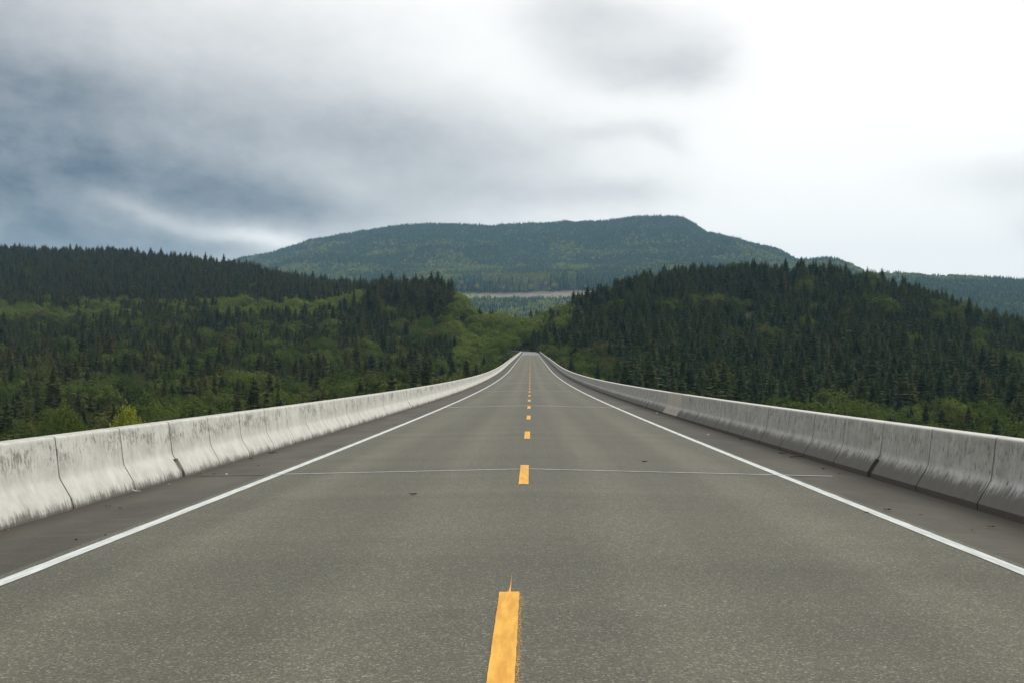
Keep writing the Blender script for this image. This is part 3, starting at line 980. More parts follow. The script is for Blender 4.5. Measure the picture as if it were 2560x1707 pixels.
def trunk_geo(H, r0, top=0.9, n=6, seed=0):
    g = np.random.default_rng(seed)
    V, Fc = [], []
    hs = [0, 0.25, 0.55, top]
    for h in hs:
        r = r0 * (1 - 0.85 * h) + 0.02
        o = g.normal(0, 0.05, 2)
        for k in range(n):
            V.append((o[0] + r * math.cos(6.2832 * k / n), o[1] + r * math.sin(6.2832 * k / n), h * H - (1.2 if h == 0 else 0)))
    for i in range(len(hs) - 1):
        for k in range(n):
            Fc.append((i * n + k, i * n + (k + 1) % n, (i + 1) * n + (k + 1) % n, (i + 1) * n + k))
    return np.array(V), Fc


def broadleaf_geo(seed, H, Rb, lobes, per, size):
    """crown: leaf clumps through uneven lobes"""
    g = np.random.default_rng(seed)
    V, Fc = [], []
    cz = H * 0.56
    cen = []
    for l in range(lobes):
        a = 2.39996 * l + g.normal(0, 0.25); u = -0.55 + 1.5 * (l + 0.5) / lobes
        u = min(u, 0.95)
        rr = math.sqrt(max(0.02, 1 - u * u)) * g.uniform(0.62, 0.80)
        cen.append((rr * Rb * math.cos(a), rr * Rb * math.sin(a), cz + u * H * 0.33 + g.normal(0, 0.02 * H), g.uniform(0.24, 0.36) * Rb))
    for (x, y, z, r) in cen:
        d = g.normal(0, 1, (per, 3)); d /= np.linalg.norm(d, axis=1)[:, None]
        d[:, 2] = np.where(d[:, 2] < -0.3, -d[:, 2] * 0.6, d[:, 2])
        rad = r * (1 - 0.55 * g.random(per) ** 2.2)
        P = np.array([x, y, z]) + d * rad[:, None] * np.array([1, 1, 1.15])
        cr = np.array([x / Rb, y / Rb, (z - cz) / (0.36 * H)])
        for p, nn in zip(P, d):
            nn = nn * 0.55 + cr * 0.75 + np.array([0, 0, 0.1]) + g.normal(0, 0.24, 3); nn /= np.linalg.norm(nn)
            t1 = np.cross(nn, g.normal(0, 1, 3)); t1 /= np.linalg.norm(t1)
            t2 = np.cross(nn, t1)
            s = size * g.uniform(0.6, 1.3)
            k = len(V)
            V += [p + t1 * s, p + t2 * s * 0.8, p - t1 * s * 0.9, p - t2 * s * 0.7]
            Fc += [(k, k + 1, k + 2, k + 3)]
    # shaded heart of the crown
    b0 = len(V)
    for q in range(5):
        t = q / 4.0
        for a_ in range(7):
            rr_ = Rb * (0.62, 0.70, 0.62, 0.42, 0.08)[q] * g.uniform(0.8, 1.05); an = 6.2832 * (a_ + 0.5 * (q % 2)) / 7
            V.append(np.array([rr_ * math.cos(an), rr_ * math.sin(an), cz + H * (-0.26 + 0.56 * t)]))
    for q in range(4):
        for a_ in range(7):
            Fc.append((b0 + q * 7 + a_, b0 + q * 7 + (a_ + 1) % 7, b0 + (q + 1) * 7 + (a_ + 1) % 7, b0 + (q + 1) * 7 + a_))
    V = np.array(V)
    V[:, 2] = np.maximum(V[:, 2], H * 0.06)
    V[:, 2] *= H / V[:, 2].max()
    return V, Fc


def shoot_tree_geo(seed, H, Rb, shoots, dropk=0.27):
    """young tree of steeply rising leafy shoots, pointed, with ragged side tops"""
    g = np.random.default_rng(seed)
    V, Fc = [], []
    for s in range(shoots):
        a = g.uniform(0, 6.28); q = math.sqrt(g.random())
        rr = q * Rb
        topz = H * ((1.0 - dropk * q ** 1.15) * g.uniform(0.93, 1.0))
        if s == 0: rr, topz = 0, H
        L = g.uniform(0.12, 0.22) * H
        bx, by = rr * math.cos(a), rr * math.sin(a)
        out = 0.16 * L * q
        for k in range(16):
            t = g.random()
            z = topz - L * (1 - t)
            w = 0.55 * (1 - t) ** 0.7 + 0.06
            p = np.array([bx + math.cos(a) * out * t + g.normal(0, w * 0.5), by + math.sin(a) * out * t + g.normal(0, w * 0.5), z])
            nn = g.normal(0, 1, 3); nn[2] *= 0.4; nn /= np.linalg.norm(nn)
            t1 = np.cross(nn, np.array([0, 0, 1.0])); t1 /= (np.linalg.norm(t1) + 1e-6)
            t2 = np.cross(nn, t1)
            sz = g.uniform(0.10, 0.22)
            i = len(V)
            V += [p + t2 * sz * 1.8, p + t1 * sz, p - t2 * sz * 1.6, p - t1 * sz]
            Fc += [(i, i + 1, i + 2, i + 3)]
    for k in range(int(shoots * 14)):     # inner leaves
        q = math.sqrt(g.random()) * 0.9; a = g.uniform(0, 6.28)
        z = H * g.uniform(0.15, 0.95 - dropk * q)
        p = np.array([q * Rb * math.cos(a), q * Rb * math.sin(a), z])
        nn = g.normal(0, 1, 3); nn /= np.linalg.norm(nn)
        t1 = np.cross(nn, g.normal(0, 1, 3)); t1 /= np.linalg.norm(t1); t2 = np.cross(nn, t1)
        sz = g.uniform(0.18, 0.36); i = len(V)
        V += [p + t1 * sz, p + t2 * sz, p - t1 * sz, p - t2 * sz]
        Fc += [(i, i + 1, i + 2, i + 3)]
    return np.array(V), Fc


def joined(name, parts):
    V, Fc, mi, mats = [], [], [], []
    for (v, f), mt in parts:
        b = len(V)
        V.extend(np.asarray(v).tolist())
        Fc.extend([tuple(i + b for i in q) for q in f])
        if mt not in mats: mats.append(mt)
        mi.extend([mats.index(mt)] * len(f))
    return mesh(name, V, Fc, mats, mi)


NC, NB = 7, 6
con_crown, con_trunk, con_one = [], [], []
olv_crown, olv_one = [], []
for k in range(NC):
    Rb = [0.195, 0.22, 0.18, 0.235, 0.205, 0.19, 0.25][k]
    g1 = conifer_geo(100 + k, 1.0 * 20, Rb * 20, 30, 11, 2, [0.62, 0.56, 0.74, 0.64, 0.55, 0.60, 0.70][k])
    tr = trunk_geo(20, 0.28, 0.95, 6, k)
    con_crown.append(mesh('conifer_crown', g1[0], g1[1], [M['conifer']]))
    con_trunk.append(mesh('conifer_trunk', tr[0], tr[1], [M['bark']]))
    g2 = conifer_geo(150 + k, 20.0, Rb * 20, 24, 10, 1, 0.60)
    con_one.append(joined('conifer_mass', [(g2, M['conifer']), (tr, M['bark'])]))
    olv_crown.append(mesh('olive_crown', g1[0], g1[1], [M['olive_conifer']]))
    olv_one.append(joined('olive_mass', [(g2, M['olive_conifer']), (tr, M['bark'])]))
brd_crown, brd_trunk, brd_one = [], [], []
spg_crown, spg_one = [], []
for k in range(NB):
    Rb = [0.34, 0.40, 0.31, 0.37, 0.44, 0.33][k]
    g1 = broadleaf_geo(200 + k, 14.0, Rb * 14, 26, 130, 0.20)
    tr = trunk_geo(14, 0.24, 0.7, 6, 40 + k)
    brd_crown.append(mesh('broadleaf_crown', g1[0], g1[1], [M['leaf']]))
    brd_trunk.append(mesh('broadleaf_trunk', tr[0], tr[1], [M['palebark']]))
    g2 = broadleaf_geo(250 + k, 14.0, Rb * 14, 20, 46, 0.40)
    brd_one.append(joined('broadleaf_mass', [(g2, M['leaf']), (tr, M['palebark'])]))
    spg_crown.append(mesh('alder_crown', g1[0], g1[1], [M['leaf_mid']]))
    spg_one.append(joined('alder_mass', [(g2, M['leaf_mid']), (tr, M['palebark'])]))

# ------------------------------------------------------------------ planting


def jitter_points(x0, x1, y0, y1, sp, g):
    nx, ny = int((x1 - x0) / sp), int((y1 - y0) / sp)
    X, Y = np.meshgrid(np.arange(nx), np.arange(ny))
    X = x0 + (X + 0.5 * (Y % 2) + g.uniform(-0.45, 0.45, X.shape)) * sp
    Y = y0 + (Y + g.uniform(-0.45, 0.45, Y.shape)) * sp
    return X.ravel(), Y.ravel()


def bandw(v, c, w):
    return np.exp(-((v - c) / w) ** 2)


X, Y = jitter_points(-1300, 1050, 135, 2420, 6.6, rng)
px = PX0 + F * X / Y
keep = (px > -870) & (px < 3420)
X, Y, px = X[keep], Y[keep], px[keep]
Zg = near.h(X, Y)
canopy = PY0 - F * (Zg + TREE_H - CZ) / Y
# keep clear of the bridge and of the road beyond it
dr = np.abs(X - xc(Y))
keep = (dr > np.where(Y < 790, 8.5, 8.0)) & (Zg > -94)
# nothing behind the ridges that no one could see
ridge = np.interp(px, sorted(NEAR), [max(NEAR[c], key=lambda q: -q[1])[0] * K for c in sorted(NEAR)])
keep &= Y < np.maximum(ridge + 230, 1180)
X, Y, px, Zg, canopy, dr = X[keep], Y[keep], px[keep], Zg[keep], canopy[keep], dr[keep]
n1 = fbm(X / 55.0, Y / 55.0, 21, 3)
n2 = fbm(X / 18.0, Y / 18.0, 22, 2)
left = px < 1326
pb = np.full(len(X), 0.08)
# left-hand hillside: a belt of young alder across the slope, more of it low down
pb = np.where(left, 0.12 + 1.0 * bandw(canopy, 770 - 0.03 * (px - 300) + 14 * np.sin(px / 90.0), 19) * (px < 1000) * (n1 > 0.36), pb)
pb = np.where(left, np.maximum(pb, 0.80 * np.clip((px - 420) / 200, 0, 1) * np.clip((canopy - 765) / 20, 0, 1) * (n1 > 0.54)), pb)
pb = np.where(left, np.maximum(pb, np.clip((canopy - 915) / 45.0, 0, 0.74) * (n1 > 0.44)), pb)
pb = np.where(left & (canopy < 745) & (px < 640), 0.03, pb)
pb = np.where(left & (px > 925) & (px < 1205) & (canopy < 800), 0.04, pb)
pb = np.where(left & (px > 1130) & (canopy > 740) & (Y > 880), 0.95, pb)
pb = np.where((px > 1140) & (px < 1375) & (Y > 640), 0.97, pb)
# right-hand hillside: conifers with scattered alder, alder near the road and low down
right = px >= 1326
pb = np.where(right, 0.016 + 0.07 * (n1 > 0.64) + np.clip((canopy - 1002) / 30.0, 0, 0.7) * (n2 > 0.47), pb)
pb = np.where(right & (px < 1440) & (canopy > 770 + (px - 1326) * -0.1) & (Y > 880), np.where(n2 > 0.34, 0.85, 0.1), pb)
pb = np.where(right & (px < 1530) & (Y < 760), 0.85, pb)
isb = rng.random(len(X)) < pb
# alders stand wider apart: thin them out
isb_keep = rng.random(len(X)) < 0.46
keep = ~isb | isb_keep
X, Y, px, Zg, canopy, dr, isb = X[keep], Y[keep], px[keep], Zg[keep], canopy[keep], dr[keep], isb[keep]
H = np.where(isb, rng.normal(17.0, 2.3, len(X)) + 4.0 * ((px > 1500) & (Y > 700)) - 1.0 * ((px > 1326) & (Y < 640)), rng.normal(20.5, 3.8, len(X)) - 2.0 * (px > 1326) - 5.0 * ((px > 1326) & (canopy > 995)) - 4.0 * (px < 1326) * np.clip((canopy - 760) / 60.0, 0, 1))
H = np.clip(H, 8, 31)
# the trees by the road are lower
nearroad = np.clip((dr - 6) / 26.0, 0, 1)
H = np.where((Y > 780) & (Y < 1080), H * (0.62 + 0.38 * nearroad), H)
var = np.where(isb, rng.integers(0, NB, len(X)), rng.integers(0, NC, len(X)))
rot = rng.uniform(0, 6.283, len(X))
wid = rng.uniform(0.85, 1.25, len(X)) * np.where((px > 1326) & ~isb, 1.12, 1.0)

SPECIAL = [
    # px, Y, top py, kind, width factor, label
    (316, 292, 998, 'shoot', 1.0, 'bright yellow-green pointed young tree rising just behind the pale barrier'),
    (152, 300, 988, 'shoot', 2.0, 'broad duller green young tree next to the bright yellow-green one behind the pale barrier'),
    (1386, 838, 820, 'con', 1.15, 'dark conifer beside the grey barrier where the bridge ends'),
    (1960, 1140, 676, 'red', 0.7, 'small rust-red dead conifer on the skyline of the wooded hill'),
    (1868, 1000, 745, 'round', 1.1, 'round olive broadleaf standing alone high among the hill conifers'),
]


def tree(name, crown, trunk, loc, sc, rz, mats=None):
    r_ = bpy.data.objects.new(name, None)
    COL.objects.link(r_)
    r_.location = loc
    r_.rotation_euler = (0, 0, rz)
    r_.scale = sc
    r_.empty_display_size = 1.0
    for nm, me_ in (('crown', crown), ('trunk', trunk)):
        c = bpy.data.objects.new(nm, me_)
        COL.objects.link(c)
        c.parent = r_
    return r_


for (spx, sy, tpy, kind, wf, lab) in SPECIAL:
    sx = (spx - PX0) / F * sy
    gz = float(near.h(np.array([sx]), np.array([sy]))[0])
    ht = CZ - (tpy - PY0) / F * sy - gz
    clear = np.hypot(X - sx, Y - sy) < (5.0 if kind in ('con', 'red') else 7.0)
    if kind != 'con':      # open ground before it
        clear |= (np.abs(px - spx) < (75 if sy < 400 else 26)) & (Y < sy + 4) & (PY0 - F * (Zg + H - CZ) / Y < (tpy + 75 if sy < 400 else tpy + 25)) & (Y > sy - 120)
    X, Y, px, Zg, canopy, isb, H, var, rot, wid = [q[~clear] for q in (X, Y, px, Zg, canopy, isb, H, var, rot, wid)]
    if kind == 'shoot':
        v, f = shoot_tree_geo(5 + int(wf), ht, 4.7 if wf < 1.5 else 6.5, 170 if wf < 1.5 else 260, 0.27 if wf < 1.5 else 0.34)
        cr = mesh('crown', v, f, [M['leaf_pale'] if wf < 1.5 else M['leaf_mid']]); t_ = trunk_geo(ht, 0.2, 0.6)
        o = tree('young_tree', cr, mesh('trunk', t_[0], t_[1], [M['palebark']]), (sx, sy, gz), (1, 1, 1), 0.3)
        tag(o, lab, 'tree')
    elif kind == 'round':
        o = tree('broadleaf_tree', brd_crown[4], brd_trunk[4], (sx, sy, gz), (ht / 14 * wf, ht / 14 * wf, ht / 14), 1.0)
        tag(o, lab, 'tree')
    else:
        cr = con_crown[3]
        if kind == 'red':
            cr = cr.copy(); cr.materials.clear(); cr.materials.append(M['red'])
        o = tree('conifer_tree', cr, con_trunk[3], (sx, sy, gz), (ht / 20 * wf, ht / 20 * wf, ht / 20), 1.0)
        tag(o, lab, 'conifer')

# which trees show largest: a front-to-back count of the picture each one covers
Wp, Hp = 1024, 682
sc_ = Wp / 2560.0
occ = np.zeros((Hp, Wp), bool)
cols_ = np.arange(Wp)
for fx in (LF - 0.2, RF + 0.2):
    dxp = (cols_ + 0.5) / sc_ - PX0
    yb_ = F * fx / np.where(np.abs(dxp) < 1, 1e9, dxp)
    for a in np.where((yb_ > 4) & (yb_ < 805))[0]:
        top_ = (PY0 - F * (float(rp(fx, yb_[a])) + 0.80 - CZ) / yb_[a]) * sc_
        occ[max(0, int(top_)):, a] = True
x0 = int((PX0 + F * -4.9 / 800) * sc_); x1 = int((PX0 + F * 4.9 / 800) * sc_)
occ[int(880 * sc_):, x0:x1 + 1] = True
order = np.argsort(Y)
vis = np.zeros(len(X), int)
for i in order:
    cx = px[i] * sc_
    if cx < -20 or cx > Wp + 20: continue
    yb = (PY0 - F * (Zg[i] - CZ) / Y[i]) * sc_
    hpx = H[i] * F / Y[i] * sc_
    if isb[i]:
        w = hpx * 0.36 * wid[i]; ya, yb2 = yb - hpx, yb - hpx * 0.2
    else:
        w = hpx * 0.13 * wid[i]; ya, yb2 = yb - hpx, yb - hpx * 0.1
    i0, i1 = int(max(0, ya)), int(min(Hp, yb2)); j0, j1 = int(max(0, round(cx - w))), int(min(Wp, round(cx + w) + 1))
    if i1 <= i0 or j1 <= j0: continue
    blk = occ[i0:i1, j0:j1]
    vis[i] = (~blk).sum()
    blk[:] = True
pick = np.zeros(len(X), bool)
for fl, cap in ((True, 292), (False, 294)):
    ids = np.where(isb == fl)[0]
    ids = ids[np.argsort(-vis[ids])][:cap]
    pick[ids[vis[ids] > 0]] = True


def fresh(i):
    return (1120 < px[i] < 1430 and Y[i] > 780) or (px[i] < 900 and 735 < canopy[i] < 790)


def zone(i):
    """where a tree stands, in words one can check in the picture, and what it is"""
    p, y, b = px[i], Y[i], isb[i]
    k = 'pale green broadleaf tree' if b else 'dark green conifer'
    if p < 1326:
        if 1120 < p and y > 850: return k + ' crowding the pale barrier end of the bridge', 'by the bridge end on the pale barrier side'
        if p > 930 and y > 850: return k + ' on the steep spur above the pale barrier end', 'on the spur above the pale barrier'
        if y < 420: return k + ' low in the valley just behind the pale barrier', 'low behind the pale barrier'
        if y < 760: return k + ' at the foot of the slope beyond the pale barrier', 'at the foot of the slope beyond the pale barrier'
        if y < 1350: return k + ' midway up the broad slope beyond the pale barrier', 'midway up the slope beyond the pale barrier'
        return k + ' high on the ridge beyond the pale barrier, seen against the clouds', 'on the ridge beyond the pale barrier'
    if p < 1450 and y > 850: return k + ' crowding the grey barrier end of the bridge', 'by the bridge end on the grey barrier side'
    if y < 480: return k + ' low in the valley just behind the grey barrier', 'low behind the grey barrier'
    if y < 760: return k + ' at the foot of the rounded hill behind the grey barrier', 'at the foot of the rounded hill'
    if y < 1020: return k + ' midway up the rounded hill behind the grey barrier', 'midway up the rounded hill'
    return k + ' along the crest of the rounded hill behind the grey barrier', 'on the crest of the rounded hill'


for i in np.where(pick)[0]:
    lab, z = zone(i)
    if isb[i]:
        s = H[i] / 14.0
        o = tree('broadleaf_tree', (spg_crown if fresh(i) else brd_crown)[var[i]], brd_trunk[var[i]], (X[i], Y[i], Zg[i]), (s * wid[i], s * wid[i], s), rot[i])
        tag(o, lab, 'tree', 'broadleaf trees ' + z)
    else:
        s = H[i] / 20.0
        o = tree('conifer_tree', (olv_crown if px[i] < 1326 else con_crown)[var[i]], con_trunk[var[i]], (X[i], Y[i], Zg[i]), (s * wid[i], s * wid[i], s), rot[i])
        tag(o, lab, 'conifer', 'conifers ' + z)

# ------------------------------------------------------------------ woods that read as one mass


def wood(name, protos, P, S, rz, idx, label, cat):
    """one object: the points of its mesh carry trees (geometry nodes)"""
    col = bpy.data.collections.new(name + '_kinds')        # not linked to the scene: only the kinds of tree
    for q, me_ in enumerate(protos):
        col.objects.link(bpy.data.objects.new(f'{name}_kind_{q:02d}', me_))
    me = bpy.data.meshes.new(name)
    me.vertices.add(len(P))
    me.vertices.foreach_set('co', np.asarray(P, np.float32).ravel())
    a = me.attributes.new('tree_size', 'FLOAT_VECTOR', 'POINT'); a.data.foreach_set('vector', np.asarray(S, np.float32).ravel())
    a = me.attributes.new('tree_turn', 'FLOAT', 'POINT'); a.data.foreach_set('value', np.asarray(rz, np.float32))
    a = me.attributes.new('tree_kind', 'INT', 'POINT'); a.data.foreach_set('value', np.asarray(idx, np.int32))
    me.update()
    o = obj(name, me)
    ng = bpy.data.node_groups.new(name, 'GeometryNodeTree')
    ng.interface.new_socket('Geometry', in_out='INPUT', socket_type='NodeSocketGeometry')
    ng.interface.new_socket('Geometry', in_out='OUTPUT', socket_type='NodeSocketGeometry')
    N = ng.nodes.new; Lk = ng.links.new
    gi, go = N('NodeGroupInput'), N('NodeGroupOutput')
    ci = N('GeometryNodeCollectionInfo')
    ci.inputs['Collection'].default_value = col
    ci.inputs['Separate Children'].default_value = True
    ci.inputs['Reset Children'].default_value = True
    ip = N('GeometryNodeInstanceOnPoints')
    ip.inputs['Pick Instance'].default_value = True

    def na(nm, ty):
        nd = N('GeometryNodeInputNamedAttribute'); nd.data_type = ty; nd.inputs['Name'].default_value = nm
        return nd.outputs['Attribute']
    cx = N('ShaderNodeCombineXYZ'); Lk(na('tree_turn', 'FLOAT'), cx.inputs['Z'])
    er = N('FunctionNodeEulerToRotation'); Lk(cx.outputs[0], er.inputs[0])
    Lk(gi.outputs[0], ip.inputs['Points'])
    Lk(ci.outputs[0], ip.inputs['Instance'])
    Lk(na('tree_kind', 'INT'), ip.inputs['Instance Index'])
    Lk(er.outputs[0], ip.inputs['Rotation'])
    Lk(na('tree_size', 'FLOAT_VECTOR'), ip.inputs['Scale'])
    Lk(ip.outputs[0], go.inputs[0])
    md = o.modifiers.new('trees', 'NODES'); md.node_group = ng
    tag(o, label, cat, None, 'stuff')
    return o


for fl, nm, protos, href, lab in ((False, 'conifer_forest', con_one + olv_one, 20.0, 'dense dark conifer forest covering the hills on both sides of the bridge'),
                                  (True, 'broadleaf_woodland', brd_one + spg_one, 14.0, 'pale green broadleaf woodland in belts across the lower slopes')):
    s = (~pick) & (isb == fl)
    sz = H[s] / href
    fr = np.array([fresh(i) for i in np.where(s)[0]])
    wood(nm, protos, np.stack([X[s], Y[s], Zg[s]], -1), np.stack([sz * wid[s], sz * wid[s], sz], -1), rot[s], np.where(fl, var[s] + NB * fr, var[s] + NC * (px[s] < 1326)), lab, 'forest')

# the mountain and the country before it
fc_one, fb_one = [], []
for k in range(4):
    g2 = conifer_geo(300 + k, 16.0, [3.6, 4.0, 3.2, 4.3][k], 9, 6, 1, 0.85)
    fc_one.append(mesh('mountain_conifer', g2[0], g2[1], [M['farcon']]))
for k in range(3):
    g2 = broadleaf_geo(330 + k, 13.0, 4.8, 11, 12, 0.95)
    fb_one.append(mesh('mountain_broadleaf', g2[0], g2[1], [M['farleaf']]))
# tall bare-stemmed stand left at the edge of the felled strip
bare = []
for k in range(3):
    g = np.random.default_rng(350 + k)
    tr = trunk_geo(30, 0.42, 0.97, 5, k)
    v, f = broadleaf_geo(360 + k, 8.0, 2.4, 5, 12, 0.7)
    v = v.copy(); v[:, 2] += 23
    bare.append(joined('bare_stem_tree', [(tr, M['palebark']), ((v, f), M['farleaf'])]))

rf = np.random.default_rng(5)
FX, FY = [], []
for (ya, yb, sp) in ((2450, 4300, 8.5), (4300, 5600, 10.0), (5600, 8000, 12.5)):
    x0_, x1_ = (400 - PX0) / F * yb, (2820 - PX0) / F * yb
    a, b = jitter_points(x0_, x1_, ya, yb, sp, rf)
    FX.append(a); FY.append(b)
FX, FY = np.concatenate(FX), np.concatenate(FY)
fpx = PX0 + F * FX / FY
k_ = (fpx > 430) & (fpx < 2800)
FX, FY, fpx = FX[k_], FY[k_], fpx[k_]
FZ = far.h(FX, FY)
fpy = PY0 - F * (FZ + TREE_H - CZ) / FY
# hidden behind the near hills, or on the far side of the crest
nsky = np.interp(fpx, sorted(NEAR), [min(q[1] for q in NEAR[c]) for c in sorted(NEAR)])
hid = fpy > nsky + 30
sky_far = np.interp(fpx, sorted(FAR), [min(q[1] for q in FAR[c]) for c in sorted(FAR)])
crestY = np.interp(fpx, sorted(FAR), [min(FAR[c], key=lambda q: q[1])[0] * K for c in sorted(FAR)])
hid |= FY > crestY + 250
fel = felled_w(fpx, FY) > 0.3
grn = green_w(fpx, FY) > 0.4
drop = hid | fel | (grn & (rf.random(len(FX)) < 0.86))
FX, FY, fpx, FZ, fpy, grn = [q[~drop] for q in (FX, FY, fpx, FZ, fpy, grn)]
m1 = fbm(FX / 160.0, FY / 260.0, 61, 4); m2 = fbm(FX / 40.0, FY / 60.0, 62, 2)
pb = 0.03 + 0.50 * (m1 > 0.59) + 0.15 * (m2 > 0.64)
pb = np.where((fpy > 655) & (fpy < 700) & (FY > 4200), pb + 0.35 * (m1 > 0.45), pb)
pb = np.where((FY < 3900) & (fpx < 1600), pb + 0.12 + 0.35 * (m2 > 0.52), pb)
pb = np.where(grn, 0.9, pb)
pb = np.where(fpy < 600, pb * 0.25, pb)
fb = rf.random(len(FX)) < pb
fh = np.where(fb, rf.normal(11.5, 1.8, len(FX)), rf.normal(16.5, 2.6, len(FX)))
fh = np.where(grn, fh * 0.55, fh) * (1 + 0.45 * np.exp(-(FY - np.interp(fpx, sorted(FAR), [min(FAR[c], key=lambda q: q[1])[0] * K for c in sorted(FAR)])) ** 2 / 150.0 ** 2))
edge = (FY > 4135) & (FY < 4260) & (fpx > 1130) & (fpx < 1600)
fh = np.where(edge, fh * 1.55, fh)
bs = edge & ((np.abs(fpx - 1268) < 62) | (np.abs(fpx - 1352) < 24) | (np.abs(fpx - 1430) < 12)) & (rf.random(len(FX)) < 0.75)
fh = np.where(bs, rf.normal(29, 3, len(FX)), fh)
fidx = np.where(bs, 7 + rf.integers(0, 3, len(FX)), np.where(fb, 4 + rf.integers(0, 3, len(FX)), rf.integers(0, 4, len(FX))))
fref = np.where(bs, 30.0, np.where(fb, 13.0, 16.0))
fs = fh / fref
fw = fs * rf.uniform(0.9, 1.35, len(FX)) * np.where(bs, 0.85, 1.0) * np.where(FY > 5600, 1.25, 1.1)
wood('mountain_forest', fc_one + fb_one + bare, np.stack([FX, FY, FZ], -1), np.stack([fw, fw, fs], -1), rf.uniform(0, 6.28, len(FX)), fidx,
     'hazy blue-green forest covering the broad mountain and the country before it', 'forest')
print('near trees', len(X), 'picked', int(pick.sum()), 'far trees', len(FX))

# grass on the verges beyond the bridge
gv, gf = [], []
g = np.random.default_rng(9)
for q in range(5200):
    y = g.uniform(806, 1000); sd_ = g.choice([-1, 1]); off = 5.0 + abs(g.normal(0, 2.2))
    x = float(xc(y)) + sd_ * off
    z = float(near.h(np.array([x]), np.array([y]))[0])
    hgt = g.uniform(0.2, 0.9) * (1.0 if off > 6 else 0.45); a = g.uniform(0, 3.14); w = g.uniform(0.1, 0.3)
    k = len(gv)
    gv += [(x - w * math.cos(a), y - w * math.sin(a), z - 0.05), (x + w * math.cos(a), y + w * math.sin(a), z - 0.05), (x + g.normal(0, 0.1), y, z + hgt)]
    gf.append((k, k + 1, k + 2))
M['grass'] = mat_plain('verge_grass', (0.08, 0.075, 0.032), (0.13, 0.12, 0.045), 0.5)
tag(obj('verge_grass', mesh('verge_grass', gv, gf, [M['grass']])), 'dry olive grass on the verges where the road leaves the bridge', 'grass', None, 'stuff')

# ------------------------------------------------------------------ small things on the deck


def on_road(ppx, ppy):
    """point of the deck seen there"""
    y = 10.0
    for _ in range(60):
        x = (ppx - PX0) / F * y
        z = float(rp(x, y))
        y = y * 0.5 + 0.5 * (CZ - z) * F / (ppy - PY0)
    return (ppx - PX0) / F * y, y


def leaf_mesh(seed, L, Wd, mt):
    g = np.random.default_rng(seed)
    n = 7
    V, Fc = [], []
    for i in range(n):
        t = i / (n - 1)
        w = Wd * math.sin(math.pi * (0.06 + 0.90 * t)) ** 0.8 * (1 + g.normal(0, 0.10))
        curl = 0.35 * L * (t - 0.5) ** 2 + 0.012
        for s in (-1, 0, 1):
            V.append((L * (t - 0.5), s * w * 0.5, curl + abs(s) * 0.28 * w + g.normal(0, 0.002)))
    for i in range(n - 1):
        for s in range(2):
            a = i * 3 + s
            Fc.append((a, a + 3, a + 4, a + 1))
    b = len(V)     # stalk
    V += [(L * 0.5, -0.003, 0.02), (L * 0.5, 0.003, 0.02), (L * 0.78, 0.002, 0.012), (L * 0.78, -0.002, 0.012)]
    Fc.append((b, b + 1, b + 2, b + 3))
    return mesh('fallen_leaf', V, Fc, [mt], None, True)


def twig_mesh(seed, L, mt):
    g = np.random.default_rng(seed)
    V, Fc = [], []

    def rod(p, q, r0, r1):
        b = len(V); d = np.array(q) - np.array(p); a = np.cross(d, (0, 0, 1.0)); a /= np.linalg.norm(a); c = np.cross(a, d); c /= np.linalg.norm(c)
        for (o, r) in ((p, r0), (q, r1)):
            for k in range(5):
                an = k * 1.2566
                V.append(tuple(np.array(o) + r * (a * math.cos(an) + c * math.sin(an))))
        for k in range(5):
            Fc.append((b + k, b + (k + 1) % 5, b + 5 + (k + 1) % 5, b + 5 + k))
        Fc.append(tuple(b + 5 + k for k in range(5))); Fc.append(tuple(b + k for k in reversed(range(5))))
    pts = [np.array((L * (t - 0.5), g.normal(0, 0.05 * L), 0.012 + 0.02 * g.random())) for t in (0, 0.3, 0.65, 1.0)]
    for i in range(3):
        rod(pts[i], pts[i + 1], 0.009 - 0.002 * i, 0.007 - 0.002 * i)
    rod(pts[1], pts[1] + np.array((0.22 * L, 0.16 * L, 0.03)), 0.005, 0.002)
    rod(pts[2], pts[2] + np.array((0.16 * L, -0.14 * L, 0.02)), 0.004, 0.002)
    return mesh('twig', V, Fc, [mt])


def chip_mesh(seed, s, mt):
    g = np.random.default_rng(seed)
    V = []
    for z, k in ((0.0, 1.0), (0.35, 0.9), (0.6, 0.5)):
        for i in range(7):
            a = i * 0.8976
            V.append((s * k * math.cos(a) * g.uniform(0.75, 1.2), s * 0.7 * k * math.sin(a) * g.uniform(0.75, 1.2), s * z + g.normal(0, 0.03 * s)))
    Fc = [(r * 7 + i, r * 7 + (i + 1) % 7, r * 7 + 7 + (i + 1) % 7, r * 7 + 7 + i) for r in range(2) for i in range(7)] + [tuple(range(14, 21)), tuple(reversed(range(7)))]
    return mesh('stone_chip', V, Fc, [mt])


DC = {
    'brown': mat_plain('brown_dead_leaf', (0.10, 0.05, 0.028), (0.17, 0.09, 0.05), 30.0),
    'russet': mat_plain('russet_dead_leaf', (0.16, 0.055, 0.028), (0.24, 0.09, 0.045), 30.0),
    'orange': mat_plain('orange_dead_leaf', (0.34, 0.15, 0.045), (0.44, 0.22, 0.07), 30.0),
    'black': mat_plain('black_rotted_leaf', (0.012, 0.011, 0.010), (0.028, 0.025, 0.02), 30.0),
    'green': mat_plain('olive_leaf', (0.07, 0.07, 0.025), (0.10, 0.10, 0.04), 30.0),
    'white': mat_plain('white_chip', (0.62, 0.62, 0.58), (0.75, 0.75, 0.72), 20.0),
    'yellow': mat_plain('yellow_chip', (0.55, 0.44, 0.16), (0.68, 0.56, 0.24), 20.0),
    'bark': mat_plain('dark_twig', (0.025, 0.02, 0.016), (0.06, 0.045, 0.035), 20.0),
}
